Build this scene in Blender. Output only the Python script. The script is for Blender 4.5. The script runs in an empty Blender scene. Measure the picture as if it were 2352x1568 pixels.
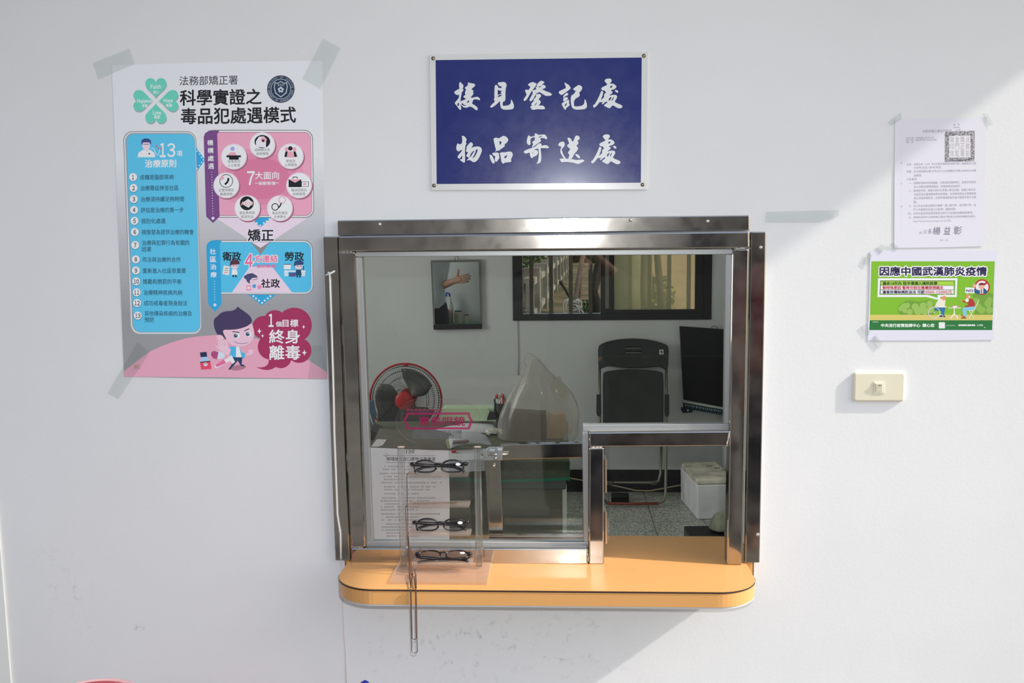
import bpy, bmesh, math, random
from mathutils import Vector, Matrix
from mathutils.geometry import tessellate_polygon
C = bpy.context.scene.collection
SC = bpy.context.scene
random.seed(7)
# ------------------------------------------------------------------ camera
YAW, PITCH, ROLL, DIST, FPX, CAMZ = .0519, .1075, -.0103, 2.3755, 2253.57, 1.6
_f = Vector((-math.sin(YAW)*math.cos(PITCH), math.cos(YAW)*math.cos(PITCH), -math.sin(PITCH)))
_r = Vector((math.cos(YAW), math.sin(YAW), 0)); _u = _r.cross(_f)
_c, _s = math.cos(ROLL), math.sin(ROLL)
RIGHT, UP, FWD = _c*_r+_s*_u, -_s*_r+_c*_u, _f
CAM = Vector((0, -DIST, CAMZ))
cam = bpy.data.cameras.new('camera'); cam.sensor_width = 36; cam.sensor_fit = 'HORIZONTAL'
cam.lens = FPX/2352*36; cam.clip_start = .02; cam.clip_end = 200
co = bpy.data.objects.new('camera', cam); C.objects.link(co)
M3 = Matrix((RIGHT, UP, -FWD)).transposed()
co.matrix_world = Matrix.Translation(CAM) @ M3.to_4x4()
SC.camera = co
def ray(px, py):
    return RIGHT*((px-1176)/FPX) - UP*((py-784)/FPX) + FWD
def P(px, py, y=0.0):                       # photograph point -> vertical plane at depth y
    d = ray(px, py); return CAM + d*((y-CAM.y)/d.y)
def PZ(px, py, z):                          # photograph point -> level plane at height z
    d = ray(px, py); return CAM + d*((z-CAM.z)/d.z)
def PN(px, py, o, n):
    d = ray(px, py); o = Vector(o); n = Vector(n); return CAM + d*((o-CAM).dot(n)/d.dot(n))
# ------------------------------------------------------------------ light, sky, exposure
SC.view_settings.view_transform = 'Standard'; SC.view_settings.look = 'None'
SC.view_settings.exposure = 0.0; SC.view_settings.gamma = 1.0; SC.view_settings.use_curve_mapping = False
SC.cycles.transparent_max_bounces = 40; SC.cycles.max_bounces = 14
w = bpy.data.worlds.new('sky'); SC.world = w; w.use_nodes = True
nt = w.node_tree; nt.nodes.clear()
bg = nt.nodes.new('ShaderNodeBackground'); wo = nt.nodes.new('ShaderNodeOutputWorld')
sk = nt.nodes.new('ShaderNodeTexSky'); sk.sky_type = 'NISHITA'; sk.sun_disc = False
sk.sun_elevation = math.radians(36); sk.sun_rotation = math.radians(100); sk.air_density = 1.0; sk.dust_density = 3.0
mx = nt.nodes.new('ShaderNodeMixRGB'); mx.inputs[0].default_value = .34
mx.inputs[2].default_value = (2.95, 3.25, 3.9, 1)
nt.links.new(sk.outputs[0], mx.inputs[1]); tg = nt.nodes.new('ShaderNodeTexCoord'); sx = nt.nodes.new('ShaderNodeSeparateXYZ'); mr = nt.nodes.new('ShaderNodeMapRange')   # the sky is brighter on the sun's side
for k, v in (('From Min', -1), ('From Max', 1), ('To Min', .62), ('To Max', 1.75)): mr.inputs[k].default_value = v
mg = nt.nodes.new('ShaderNodeMixRGB'); mg.blend_type = 'MULTIPLY'; mg.inputs[0].default_value = 1
nt.links.new(tg.outputs['Generated'], sx.inputs[0]); nt.links.new(sx.outputs['X'], mr.inputs['Value']); nt.links.new(mx.outputs[0], mg.inputs[1]); nt.links.new(mr.outputs[0], mg.inputs[2])
nt.links.new(mg.outputs[0], bg.inputs[0]); nt.links.new(bg.outputs[0], wo.inputs[0])
bg.inputs[1].default_value = .212
def lamp(name, kind, loc, energy, color=(1, 1, 1), **kw):
    l = bpy.data.lights.new(name, kind); l.energy = energy; l.color = color
    for k, v in kw.items(): setattr(l, k, v)
    o = bpy.data.objects.new(name, l); o.location = loc; C.objects.link(o); return o
def aim(o, d): o.rotation_euler = Vector(d).to_track_quat('-Z', 'Y').to_euler()
SUND = Vector((5.5, -1.0, 4.15)).normalized()
sun = lamp('sun', 'SUN', (4, -2, 5), 4.9, (1, .95, .87), angle=math.radians(1.3)); aim(sun, -SUND)
fl = lamp('camera_flash', 'SPOT', CAM + UP*.085 + RIGHT*.03 - FWD*.01, 72, (.97, .99, 1), shadow_soft_size=.012, spot_size=math.radians(104), spot_blend=.7); aim(fl, FWD)
dl = lamp('added_room_fill', 'AREA', (-2.37, 1.8, 1.55), 30, (1, 1, .98), shape='RECTANGLE', size=1.6, size_y=1.1); aim(dl, (1, -.25, -.1))  # unseen area light added to brighten the room interior
# ------------------------------------------------------------------ materials
def lin(v):
    v = v/255; return v/12.92 if v <= .04045 else ((v+.055)/1.055)**2.4
def S(r, g, b, k=1.0):
    return tuple(min(lin(x)/k, .93) for x in (r, g, b))
MATS = {}
def new_mat(name):
    m = bpy.data.materials.new(name); m.use_nodes = True; m.node_tree.nodes.clear(); MATS[name] = m
    out = m.node_tree.nodes.new('ShaderNodeOutputMaterial'); return m, m.node_tree, out
def pbsdf(nt, col, rough=.5, metal=0, spec=.5):
    b = nt.nodes.new('ShaderNodeBsdfPrincipled'); b.inputs['Base Color'].default_value = (*col, 1)
    b.inputs['Roughness'].default_value = rough; b.inputs['Metallic'].default_value = metal
    b.inputs['Specular IOR Level'].default_value = spec; return b
def node(nt, t, **kw):
    n = nt.nodes.new(t)
    for k, v in kw.items():
        if k.startswith('i_'): n.inputs[k[2:].replace('_', ' ')].default_value = v
        else: setattr(n, k, v)
    return n
def mat(name, col, rough=.5, metal=0, spec=.5, vary=0.0, scale=8, bump=0.0, bscale=60, coat=0, coatr=.1):
    if name in MATS: return MATS[name]
    m, nt, out = new_mat(name); b = pbsdf(nt, col, rough, metal, spec)
    b.inputs['Coat Weight'].default_value = coat; b.inputs['Coat Roughness'].default_value = coatr
    tc = node(nt, 'ShaderNodeTexCoord')
    if vary:
        n = node(nt, 'ShaderNodeTexNoise', i_Scale=scale, i_Detail=5.0); nt.links.new(tc.outputs['Object'], n.inputs['Vector'])
        r = node(nt, 'ShaderNodeMapRange', i_From_Min=.3, i_From_Max=.7, i_To_Min=1-vary, i_To_Max=1+vary*.5); nt.links.new(n.outputs['Fac'], r.inputs['Value'])
        mu = node(nt, 'ShaderNodeMixRGB', blend_type='MULTIPLY'); mu.inputs[0].default_value = 1; mu.inputs[1].default_value = (*col, 1)
        nt.links.new(r.outputs['Result'], mu.inputs[2]); nt.links.new(mu.outputs[0], b.inputs['Base Color'])
    if bump:
        n2 = node(nt, 'ShaderNodeTexNoise', i_Scale=bscale, i_Detail=4.0); nt.links.new(tc.outputs['Object'], n2.inputs['Vector'])
        bp = node(nt, 'ShaderNodeBump', i_Strength=bump, i_Distance=.01); nt.links.new(n2.outputs['Fac'], bp.inputs['Height']); nt.links.new(bp.outputs[0], b.inputs['Normal'])
    nt.links.new(b.outputs[0], out.inputs[0]); return m
def ink(col, rough=.55):
    k = 'ink_%d_%d_%d' % tuple(int(c*999) for c in col)
    return mat(k, col, rough, spec=.3)
def clear(name, tint=(1, 1, 1), diff=0.0, dcol=(.8, .8, .8), ior=1.45, rough=.02, refr=0.0, trl=.4, refl=1.0):
    """clear sheet: sees through, mirrors by Fresnel, a little haze"""
    if name in MATS: return MATS[name]
    m, nt, out = new_mat(name)
    t = node(nt, 'ShaderNodeBsdfTransparent'); t.inputs[0].default_value = (*tint, 1)
    last = t.outputs[0]
    if refr:
        g = node(nt, 'ShaderNodeBsdfGlass', i_Roughness=0.0, i_IOR=1.49); g.inputs[0].default_value = (1, 1, 1, 1)
        x = node(nt, 'ShaderNodeMixShader'); x.inputs[0].default_value = refr; nt.links.new(last, x.inputs[1]); nt.links.new(g.outputs[0], x.inputs[2]); last = x.outputs[0]
    if diff:
        d = node(nt, 'ShaderNodeBsdfDiffuse'); d.inputs[0].default_value = (*dcol, 1)
        tr = node(nt, 'ShaderNodeBsdfTranslucent'); tr.inputs[0].default_value = (*dcol, 1)
        y = node(nt, 'ShaderNodeMixShader'); y.inputs[0].default_value = trl; nt.links.new(d.outputs[0], y.inputs[1]); nt.links.new(tr.outputs[0], y.inputs[2])
        x = node(nt, 'ShaderNodeMixShader'); x.inputs[0].default_value = diff; nt.links.new(last, x.inputs[1]); nt.links.new(y.outputs[0], x.inputs[2]); last = x.outputs[0]
    gl = node(nt, 'ShaderNodeBsdfGlossy', i_Roughness=rough); lw = node(nt, 'ShaderNodeLayerWeight'); lw.inputs[0].default_value = .5
    f0 = ((ior-1)/(ior+1))**2; pw = node(nt, 'ShaderNodeMath', operation='POWER'); pw.inputs[1].default_value = 5.0; nt.links.new(lw.outputs['Facing'], pw.inputs[0])
    fr = node(nt, 'ShaderNodeMath', operation='MULTIPLY_ADD'); fr.inputs[1].default_value = (1-f0)*refl; fr.inputs[2].default_value = f0*refl; nt.links.new(pw.outputs[0], fr.inputs[0])
    x = node(nt, 'ShaderNodeMixShader'); nt.links.new(fr.outputs[0], x.inputs[0]); nt.links.new(last, x.inputs[1]); nt.links.new(gl.outputs[0], x.inputs[2])
    nt.links.new(x.outputs[0], out.inputs[0]); return m
def steel_mat(name='stainless', col=(.47, .44, .40), lobes=((.055, .64), (.12, .26), (.30, .10))):
    """polished sheet: a sharp, a hazy and a wide reflection, smudged by fine noise"""
    if name in MATS: return MATS[name]
    m, nt, out = new_mat(name); tc = node(nt, 'ShaderNodeTexCoord'); n = node(nt, 'ShaderNodeTexNoise', i_Scale=14.0, i_Detail=6.0); nt.links.new(tc.outputs['Object'], n.inputs['Vector'])
    last = None; acc = 0
    for r_, w_ in lobes:
        r = node(nt, 'ShaderNodeMapRange', i_From_Min=.35, i_From_Max=.75, i_To_Min=r_*.7, i_To_Max=r_*1.7); nt.links.new(n.outputs['Fac'], r.inputs['Value'])
        g = node(nt, 'ShaderNodeBsdfGlossy'); g.inputs[0].default_value = (*col, 1); nt.links.new(r.outputs[0], g.inputs['Roughness']); acc += w_
        if last is None: last = g.outputs[0]
        else:
            x = node(nt, 'ShaderNodeMixShader'); x.inputs[0].default_value = w_/acc; nt.links.new(last, x.inputs[1]); nt.links.new(g.outputs[0], x.inputs[2]); last = x.outputs[0]
    nt.links.new(last, out.inputs[0]); return m
# ------------------------------------------------------------------ mesh helpers
class MB:
    def __init__(s): s.v = []; s.f = []; s.m = []
    def add(s, vs, fs, mi=0):
        o = len(s.v); s.v += [tuple(v) for v in vs]
        for f in fs: s.f.append(tuple(i+o for i in f)); s.m.append(mi)
        return s
    def hexa(s, a, b, mi=0, side=None):      # a: front ring, b: back ring
        n = len(a); o = len(s.v); s.v += [tuple(v) for v in a] + [tuple(v) for v in b]
        s.f.append(tuple(o+i for i in range(n))); s.m.append(mi)
        s.f.append(tuple(o+n+i for i in reversed(range(n)))); s.m.append(mi)
        for i in range(n):
            j = (i+1) % n; s.f.append((o+j, o+i, o+n+i, o+n+j)); s.m.append(mi if side is None else side)
        return s
    def box(s, x0, x1, y0, y1, z0, z1, mi=0, side=None):
        return s.hexa([(x0, y0, z1), (x1, y0, z1), (x1, y0, z0), (x0, y0, z0)], [(x0, y1, z1), (x1, y1, z1), (x1, y1, z0), (x0, y1, z0)], mi, side)
    def pxbox(s, px, y0, y1, mi=0, side=None):   # outline in photograph points at depth y0, real thickness to y1
        a = [P(x, y, y0) for x, y in px]; return s.hexa(a, [Vector((v.x, y1, v.z)) for v in a], mi, side)
    def tube(s, pts, r, n=10, mi=0, cap=True, closed=False):
        pts = [Vector(p) for p in pts]; N = len(pts); rr = r if isinstance(r, (list, tuple)) else [r]*N
        t0 = (pts[1]-pts[0]).normalized(); a = t0.orthogonal().normalized(); o = len(s.v)
        for i, p in enumerate(pts):
            if closed: t = pts[(i+1) % N]-pts[i-1]
            else: t = pts[min(i+1, N-1)]-pts[max(i-1, 0)]
            if t.length < 1e-9: t = t0
            t = t.normalized(); a = (a - t*a.dot(t))
            if a.length < 1e-6: a = t.orthogonal()
            a.normalize(); b = t.cross(a)
            for k in range(n):
                q = 2*math.pi*k/n; s.v.append(tuple(p + (a*math.cos(q)+b*math.sin(q))*rr[i]))
        for i in range(N if closed else N-1):
            j = (i+1) % N
            for k in range(n):
                l = (k+1) % n; s.f.append((o+i*n+k, o+i*n+l, o+j*n+l, o+j*n+k)); s.m.append(mi)
        if cap and not closed:
            s.f.append(tuple(o+k for k in reversed(range(n)))); s.m.append(mi)
            s.f.append(tuple(o+(N-1)*n+k for k in range(n))); s.m.append(mi)
        return s
    def rings(s, rings, mi=0, cap0=True, cap1=True):
        o = len(s.v); n = len(rings[0])
        for R in rings: s.v += [tuple(v) for v in R]
        for i in range(len(rings)-1):
            for k in range(n):
                l = (k+1) % n; s.f.append((o+i*n+k, o+i*n+l, o+(i+1)*n+l, o+(i+1)*n+k)); s.m.append(mi)
        if cap0: s.f.append(tuple(o+k for k in reversed(range(n)))); s.m.append(mi)
        if cap1: s.f.append(tuple(o+(len(rings)-1)*n+k for k in range(n))); s.m.append(mi)
        return s
    def lathe(s, prof, c, axis='z', n=24, mi=0):
        R = []
        for r, h in prof:
            ring = []
            for k in range(n):
                q = 2*math.pi*k/n; u, v = r*math.cos(q), r*math.sin(q)
                ring.append(Vector(c) + (Vector((u, v, h)) if axis == 'z' else Vector((u, h, v)) if axis == 'y' else Vector((h, u, v))))
            R.append(ring)
        return s.rings(R, mi)
    def ball(s, c, r, n=10, m=6, mi=0, sc=(1, 1, 1)):
        R = []
        for i in range(1, m):
            a = math.pi*i/m
            R.append([Vector(c)+Vector((r*math.sin(a)*math.cos(2*math.pi*k/n)*sc[0], r*math.sin(a)*math.sin(2*math.pi*k/n)*sc[1], -r*math.cos(a)*sc[2])) for k in range(n)])
        return s.rings(R, mi)
    def build(s, name, mats, parent=None, smooth=False, bevel=0, sub=0, solid=0):
        me = bpy.data.meshes.new(name); me.from_pydata(s.v, [], s.f)
        mats = mats if isinstance(mats, (list, tuple)) else [mats]
        for m in mats: me.materials.append(m)
        me.polygons.foreach_set('material_index', s.m)
        if smooth: me.polygons.foreach_set('use_smooth', [True]*len(s.f))
        me.update(); o = bpy.data.objects.new(name, me); C.objects.link(o)
        if parent is not None:
            o.parent = parent; o.matrix_parent_inverse = Matrix.Translation(-parent.location) if not parent.rotation_euler.z else parent.matrix_basis.inverted()
        if bevel:
            b = o.modifiers.new('b', 'BEVEL'); b.width = bevel; b.segments = 2; b.limit_method = 'ANGLE'
        if solid:
            b = o.modifiers.new('s', 'SOLIDIFY'); b.thickness = solid; b.offset = 0
        if sub:
            b = o.modifiers.new('u', 'SUBSURF'); b.levels = b.render_levels = sub
        return o
def tag(o, label=None, cat=None, group=None, kind=None):
    if label: o['label'] = label
    if cat: o['category'] = cat
    if group: o['group'] = group
    if kind: o['kind'] = kind
    return o
def empty(name, loc, label, cat, group=None):
    o = bpy.data.objects.new(name, None); o.location = loc; o.empty_display_size = .05; C.objects.link(o); return tag(o, label, cat, group)
def struct(name, mb, m, label, cat='wall', **kw):
    return tag(mb.build(name, m, **kw), label, cat, kind='structure')
def arc(cx, cy, r, a0, a1, n=8):
    return [(cx+r*math.cos(math.radians(a0+(a1-a0)*i/n)), cy+r*math.sin(math.radians(a0+(a1-a0)*i/n))) for i in range(n+1)]
def rrect(x0, y0, x1, y1, r, n=6):           # photograph coordinates, y down
    return arc(x0+r, y0+r, r, 180, 270, n)+arc(x1-r, y0+r, r, 270, 360, n)+arc(x1-r, y1-r, r, 0, 90, n)+arc(x0+r, y1-r, r, 90, 180, n)
def circ(cx, cy, r, ry=None, n=28, rot=0):
    ry = ry or r; o = []
    for k in range(n):
        a = 2*math.pi*k/n; u, v = r*math.cos(a), ry*math.sin(a); c, s_ = math.cos(rot), math.sin(rot); o.append((cx+u*c-v*s_, cy+u*s_+v*c))
    return o
def chaikin(p, it=1):
    for _ in range(it):
        q = []
        for i in range(len(p)):
            a, b = p[i], p[(i+1) % len(p)]; q += [(a[0]*.78+b[0]*.22, a[1]*.78+b[1]*.22), (a[0]*.22+b[0]*.78, a[1]*.22+b[1]*.78)]
        p = q
    return p
_GL = {}
def glyphs(body, res=2):
    if body not in _GL:
        cu = bpy.data.curves.new('tmp', 'FONT'); cu.body = body; cu.size = 1; cu.resolution_u = res; cu.space_line = 1.0
        o = bpy.data.objects.new('tmp', cu); C.objects.link(o)
        me = bpy.data.meshes.new_from_object(o.evaluated_get(bpy.context.evaluated_depsgraph_get()))
        vs = [(v.co.x, v.co.y) for v in me.vertices]; fs = [tuple(p.vertices) for p in me.polygons]
        C.objects.unlink(o); bpy.data.objects.remove(o); bpy.data.curves.remove(cu); bpy.data.meshes.remove(me)
        _GL[body] = (vs, fs)
    return _GL[body]
class Print:
    """a printed sheet: flat inks on one mesh; coordinates are photograph points of the sheet where it hangs (depth y0)"""
    def __init__(s, y0, eps=4e-5, slope=None):
        s.mb = MB(); s.y0 = y0; s.eps = eps; s.mats = []; s.ix = {}; s.slope = slope; s.cnt = {}
    def mi(s, m):
        if m.name not in s.ix: s.ix[m.name] = len(s.mats); s.mats.append(m)
        return s.ix[m.name]
    def W(s, x, y, layer):
        p = P(x, y, s.y0); return (p.x, s.y0-layer*s.eps, p.z)
    def poly(s, pts, m, layer=1, holes=()):
        if isinstance(m, tuple): m = ink(m)
        k = s.cnt[int(layer)] = s.cnt.get(int(layer), 0)+1; layer = layer+min(.95, k*6e-7/s.eps)
        loops = [list(pts)]+[list(h) for h in holes]
        tri = tessellate_polygon([[Vector((x, -y, 0)) for x, y in l] for l in loops])
        allp = [p for l in loops for p in l]
        s.mb.add([s.W(x, y, layer) for x, y in allp], tri, s.mi(m)); return s
    def rect(s, x0, y0, x1, y1, m, layer=1): return s.poly([(x0, y0), (x1, y0), (x1, y1), (x0, y1)], m, layer)
    def line(s, pts, wd, m, layer=1):
        for a, b in zip(pts, pts[1:]):
            dx, dy = b[0]-a[0], b[1]-a[1]; L = math.hypot(dx, dy) or 1; nx, ny = -dy/L*wd/2, dx/L*wd/2
            s.poly([(a[0]+nx, a[1]+ny), (b[0]+nx, b[1]+ny), (b[0]-nx, b[1]-ny), (a[0]-nx, a[1]-ny)], m, layer)
    def text(s, body, x0, y0, x1, y1, m, layer=2, bold=0.0, tilt=None, skew=0.0):
        """lettering whose inked bounds fill x0..x1, y0..y1"""
        if isinstance(m, tuple): m = ink(m)
        vs, fs = glyphs(body)
        if not vs: return
        ax, bx = min(v[0] for v in vs), max(v[0] for v in vs); ay, by = min(v[1] for v in vs), max(v[1] for v in vs)
        if bold < 1.5: bold *= .6
        sx = (x1-x0-2*bold)/max(bx-ax, 1e-6); sy = (y1-y0-2*bold)/max(by-ay, 1e-6)
        if tilt is None: tilt = s.slope((y0+y1)/2) if s.slope else 0
        nb = 8 if bold < 1.2 else 20
        offs = [(0, 0)] if bold <= 0 else [(bold*math.cos(a*2*math.pi/nb), bold*math.sin(a*2*math.pi/nb)) for a in range(nb)]+[(0, 0)]
        for k, (ox, oy) in enumerate(offs):
            V = []
            for vx, vy in vs:
                X = x0+bold+(vx-ax)*sx+ox; Y = y1-bold-(vy-ay)*sy+oy
                V.append(s.W(X+skew*(Y-y1), Y+tilt*(X-x0), layer+k*.02))
            s.mb.add(V, fs, s.mi(m))
        return s
    def build(s, name, parent=None): return s.mb.build(name, s.mats, parent)
# ------------------------------------------------------------------ setting materials
def wall_mat(name, col, dirt=.12, bump=.20):
    m, nt, out = new_mat(name); b = pbsdf(nt, col, .75, spec=.25)
    tc = node(nt, 'ShaderNodeTexCoord')
    n1 = node(nt, 'ShaderNodeTexNoise', i_Scale=1.6, i_Detail=6.0, i_Roughness=.6); nt.links.new(tc.outputs['Object'], n1.inputs['Vector'])
    r1 = node(nt, 'ShaderNodeMapRange', i_From_Min=.35, i_From_Max=.7, i_To_Min=1.0, i_To_Max=1-dirt*.35); nt.links.new(n1.outputs['Fac'], r1.inputs['Value'])
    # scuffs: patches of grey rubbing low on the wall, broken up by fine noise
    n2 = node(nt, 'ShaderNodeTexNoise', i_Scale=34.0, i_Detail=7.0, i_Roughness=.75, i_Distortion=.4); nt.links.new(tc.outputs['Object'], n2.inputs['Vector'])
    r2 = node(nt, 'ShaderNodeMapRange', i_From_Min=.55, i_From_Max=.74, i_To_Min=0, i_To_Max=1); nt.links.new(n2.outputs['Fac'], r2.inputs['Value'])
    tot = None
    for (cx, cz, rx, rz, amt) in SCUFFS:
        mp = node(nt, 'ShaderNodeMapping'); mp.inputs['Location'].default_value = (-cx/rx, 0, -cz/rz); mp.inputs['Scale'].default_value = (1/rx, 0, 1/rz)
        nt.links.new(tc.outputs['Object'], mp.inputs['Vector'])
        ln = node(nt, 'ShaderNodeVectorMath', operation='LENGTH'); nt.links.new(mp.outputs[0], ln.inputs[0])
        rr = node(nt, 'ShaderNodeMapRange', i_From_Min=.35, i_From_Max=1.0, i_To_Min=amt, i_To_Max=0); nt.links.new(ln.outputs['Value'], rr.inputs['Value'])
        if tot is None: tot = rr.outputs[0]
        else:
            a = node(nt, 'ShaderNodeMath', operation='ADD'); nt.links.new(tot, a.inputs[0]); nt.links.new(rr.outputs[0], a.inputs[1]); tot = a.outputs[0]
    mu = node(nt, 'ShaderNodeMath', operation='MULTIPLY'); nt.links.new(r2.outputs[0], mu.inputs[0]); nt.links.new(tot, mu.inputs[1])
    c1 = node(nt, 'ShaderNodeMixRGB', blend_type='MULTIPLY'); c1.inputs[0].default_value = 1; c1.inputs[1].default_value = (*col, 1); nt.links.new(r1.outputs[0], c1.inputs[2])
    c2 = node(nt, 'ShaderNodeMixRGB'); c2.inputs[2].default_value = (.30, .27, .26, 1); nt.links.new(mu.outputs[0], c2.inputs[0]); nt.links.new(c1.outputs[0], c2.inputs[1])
    nt.links.new(c2.outputs[0], b.inputs['Base Color'])
    n3 = node(nt, 'ShaderNodeTexNoise', i_Scale=90.0, i_Detail=5.0, i_Roughness=.6); nt.links.new(tc.outputs['Object'], n3.inputs['Vector'])
    n4 = node(nt, 'ShaderNodeTexNoise', i_Scale=6.0, i_Detail=3.0); nt.links.new(tc.outputs['Object'], n4.inputs['Vector'])
    ad = node(nt, 'ShaderNodeMath', operation='MULTIPLY_ADD'); ad.inputs[1].default_value = 2.0; nt.links.new(n4.outputs['Fac'], ad.inputs[0]); nt.links.new(n3.outputs['Fac'], ad.inputs[2])
    bp = node(nt, 'ShaderNodeBump', i_Strength=bump, i_Distance=.0014); nt.links.new(ad.outputs[0], bp.inputs['Height']); nt.links.new(bp.outputs[0], b.inputs['Normal'])
    nt.links.new(b.outputs[0], out.inputs[0]); return m
def sc(px, py, rx, rz, a): p = P(px, py, 0); return (p.x, p.z, rx, rz, a)
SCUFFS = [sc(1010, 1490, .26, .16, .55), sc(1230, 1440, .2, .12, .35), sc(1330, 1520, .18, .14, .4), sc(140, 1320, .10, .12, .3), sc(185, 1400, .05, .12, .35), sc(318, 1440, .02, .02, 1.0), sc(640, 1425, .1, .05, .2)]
M_WALL = wall_mat('white_plaster', (.795, .80, .80))
SCUFFS = [(-.55, .98, .2, .25, .25), (-1.0, 1.0, .2, .2, .3), (.3, .3, .5, .15, .4)]
M_IN = wall_mat('room_plaster', (.74, .76, .74), dirt=.25, bump=.2)
M_STEEL = steel_mat(); M_ALU = mat('brushed_aluminium', (.37, .38, .38), .42, metal=.5)
M_GLASS = clear('window_glass', (.92, .93, .915), ior=1.5, rough=.0)
M_DARKM = mat('dark_bolt', (.25, .2, .16), .35, metal=.9)
M_BOLT = mat('bright_bolt', (.75, .74, .72), .22, metal=1)
M_CEIL = mat('ceiling_paint', (.78, .78, .76), .8)
# terrazzo
def terrazzo():
    m, nt, out = new_mat('terrazzo'); b = pbsdf(nt, (.5, .5, .45), .38, spec=.4); tc = node(nt, 'ShaderNodeTexCoord')
    v = node(nt, 'ShaderNodeTexVoronoi', i_Scale=120.0, feature='F1'); nt.links.new(tc.outputs['Object'], v.inputs['Vector'])
    e = node(nt, 'ShaderNodeTexVoronoi', i_Scale=120.0, feature='DISTANCE_TO_EDGE'); nt.links.new(tc.outputs['Object'], e.inputs['Vector'])
    r = node(nt, 'ShaderNodeValToRGB'); r.color_ramp.elements[0].color = (.38, .39, .34, 1); r.color_ramp.elements[1].color = (.78, .80, .70, 1)
    r.color_ramp.elements[0].position = .25; r.color_ramp.elements[1].position = .5
    sp = node(nt, 'ShaderNodeSeparateColor'); nt.links.new(v.outputs['Color'], sp.inputs[0]); nt.links.new(sp.outputs[0], r.inputs[0])
    lt = node(nt, 'ShaderNodeMath', operation='LESS_THAN'); lt.inputs[1].default_value = .07; nt.links.new(e.outputs['Distance'], lt.inputs[0])
    mx = node(nt, 'ShaderNodeMixRGB'); mx.inputs[2].default_value = (.20, .21, .18, 1); nt.links.new(lt.outputs[0], mx.inputs[0]); nt.links.new(r.outputs[0], mx.inputs[1])
    bk = node(nt, 'ShaderNodeTexBrick', offset=0.0, squash=1.0); bk.inputs['Scale'].default_value = 1.0
    for k, val in (('Brick Width', .286), ('Row Height', .286), ('Mortar Size', .0022), ('Mortar Smooth', 0.0)): bk.inputs[k].default_value = val
    mp = node(nt, 'ShaderNodeMapping'); q = PZ(1500, 1198, 0); mp.inputs['Location'].default_value = (-q.x, -q.y, 0); nt.links.new(tc.outputs['Object'], mp.inputs['Vector']); nt.links.new(mp.outputs[0], bk.inputs['Vector'])
    m2 = node(nt, 'ShaderNodeMixRGB'); m2.inputs[2].default_value = (.10, .09, .08, 1); nt.links.new(bk.outputs['Fac'], m2.inputs[0]); nt.links.new(mx.outputs[0], m2.inputs[1])
    nt.links.new(m2.outputs[0], b.inputs['Base Color']); nt.links.new(b.outputs[0], out.inputs[0]); return m
M_TERR = terrazzo()
YB = 3.66                                    # face of the room's back wall
TH = .15                                     # thickness of the front wall
# front wall with the service opening
OL, OR_, OB, OT = P(800, 1200, 0).x-.012, P(1722, 1200, 0).x+.012, .745, P(1250, 556, 0).z
mb = MB(); mb.box(-2.4, OL, 0, TH, 0, 3.0); mb.box(OR_, 2.6, 0, TH, 0, 3.0); mb.box(OL, OR_, 0, TH, 0, OB); mb.box(OL, OR_, 0, TH, OT, 3.0)
struct('wall_front', mb, M_WALL, 'white plastered outer wall around the service window')
# room shell
struct('floor', MB().box(-2.4, 2.6, TH, YB, -.1, 0), M_TERR, 'speckled terrazzo floor tiles inside the room', 'floor')
struct('ceiling', MB().box(-2.4, 2.6, TH, YB, 2.75, 2.85), M_CEIL, 'pale ceiling of the room', 'ceiling')
WL, WR, WBz, WTz = P(1178, 736, YB).x, P(1634, 736, YB).x, P(1400, 735, YB).z, 2.05
mb = MB(); mb.box(-2.4, WL, YB, YB+.15, 0, 2.85); mb.box(WR, 2.6, YB, YB+.15, 0, 2.85); mb.box(WL, WR, YB, YB+.15, 0, WBz); mb.box(WL, WR, YB, YB+.15, WTz, 2.85)
struct('wall_back', mb, M_IN, 'grey white back wall of the room with the dark framed window')
mb = MB(); mb.box(-2.55, -2.4, 0, 1.2, 0, 2.85); mb.box(-2.55, -2.4, 2.8, YB+.15, 0, 2.85); mb.box(-2.55, -2.4, 1.2, 2.8, 0, 1.0); mb.box(-2.55, -2.4, 1.2, 2.8, 2.1, 2.85)  # out-of-view opening put in to go with the added room light
struct('wall_left', mb, M_IN, 'plain left side wall of the room with an unseen gap added for light')
RWX = PN(1650, 600, (0, YB, 0), (0, 1, 0)).x+.035
struct('wall_right', MB().box(RWX, RWX+.12, TH, YB, 0, 2.85), M_IN, 'plain right side wall of the room')
M_SKIRT = mat('black_skirting', (.022, .022, .022), .5, vary=.4, scale=20)
struct('baseboard_back', MB().box(-2.4, RWX, YB-.012, YB, 0, P(1430, 1079, YB-.012).z), M_SKIRT, 'black painted skirting along the back wall', 'baseboard')
struct('baseboard_right', MB().box(RWX-.012, RWX, TH, YB-.012, 0, .125), M_SKIRT, 'black painted skirting along the right side wall', 'baseboard')
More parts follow.
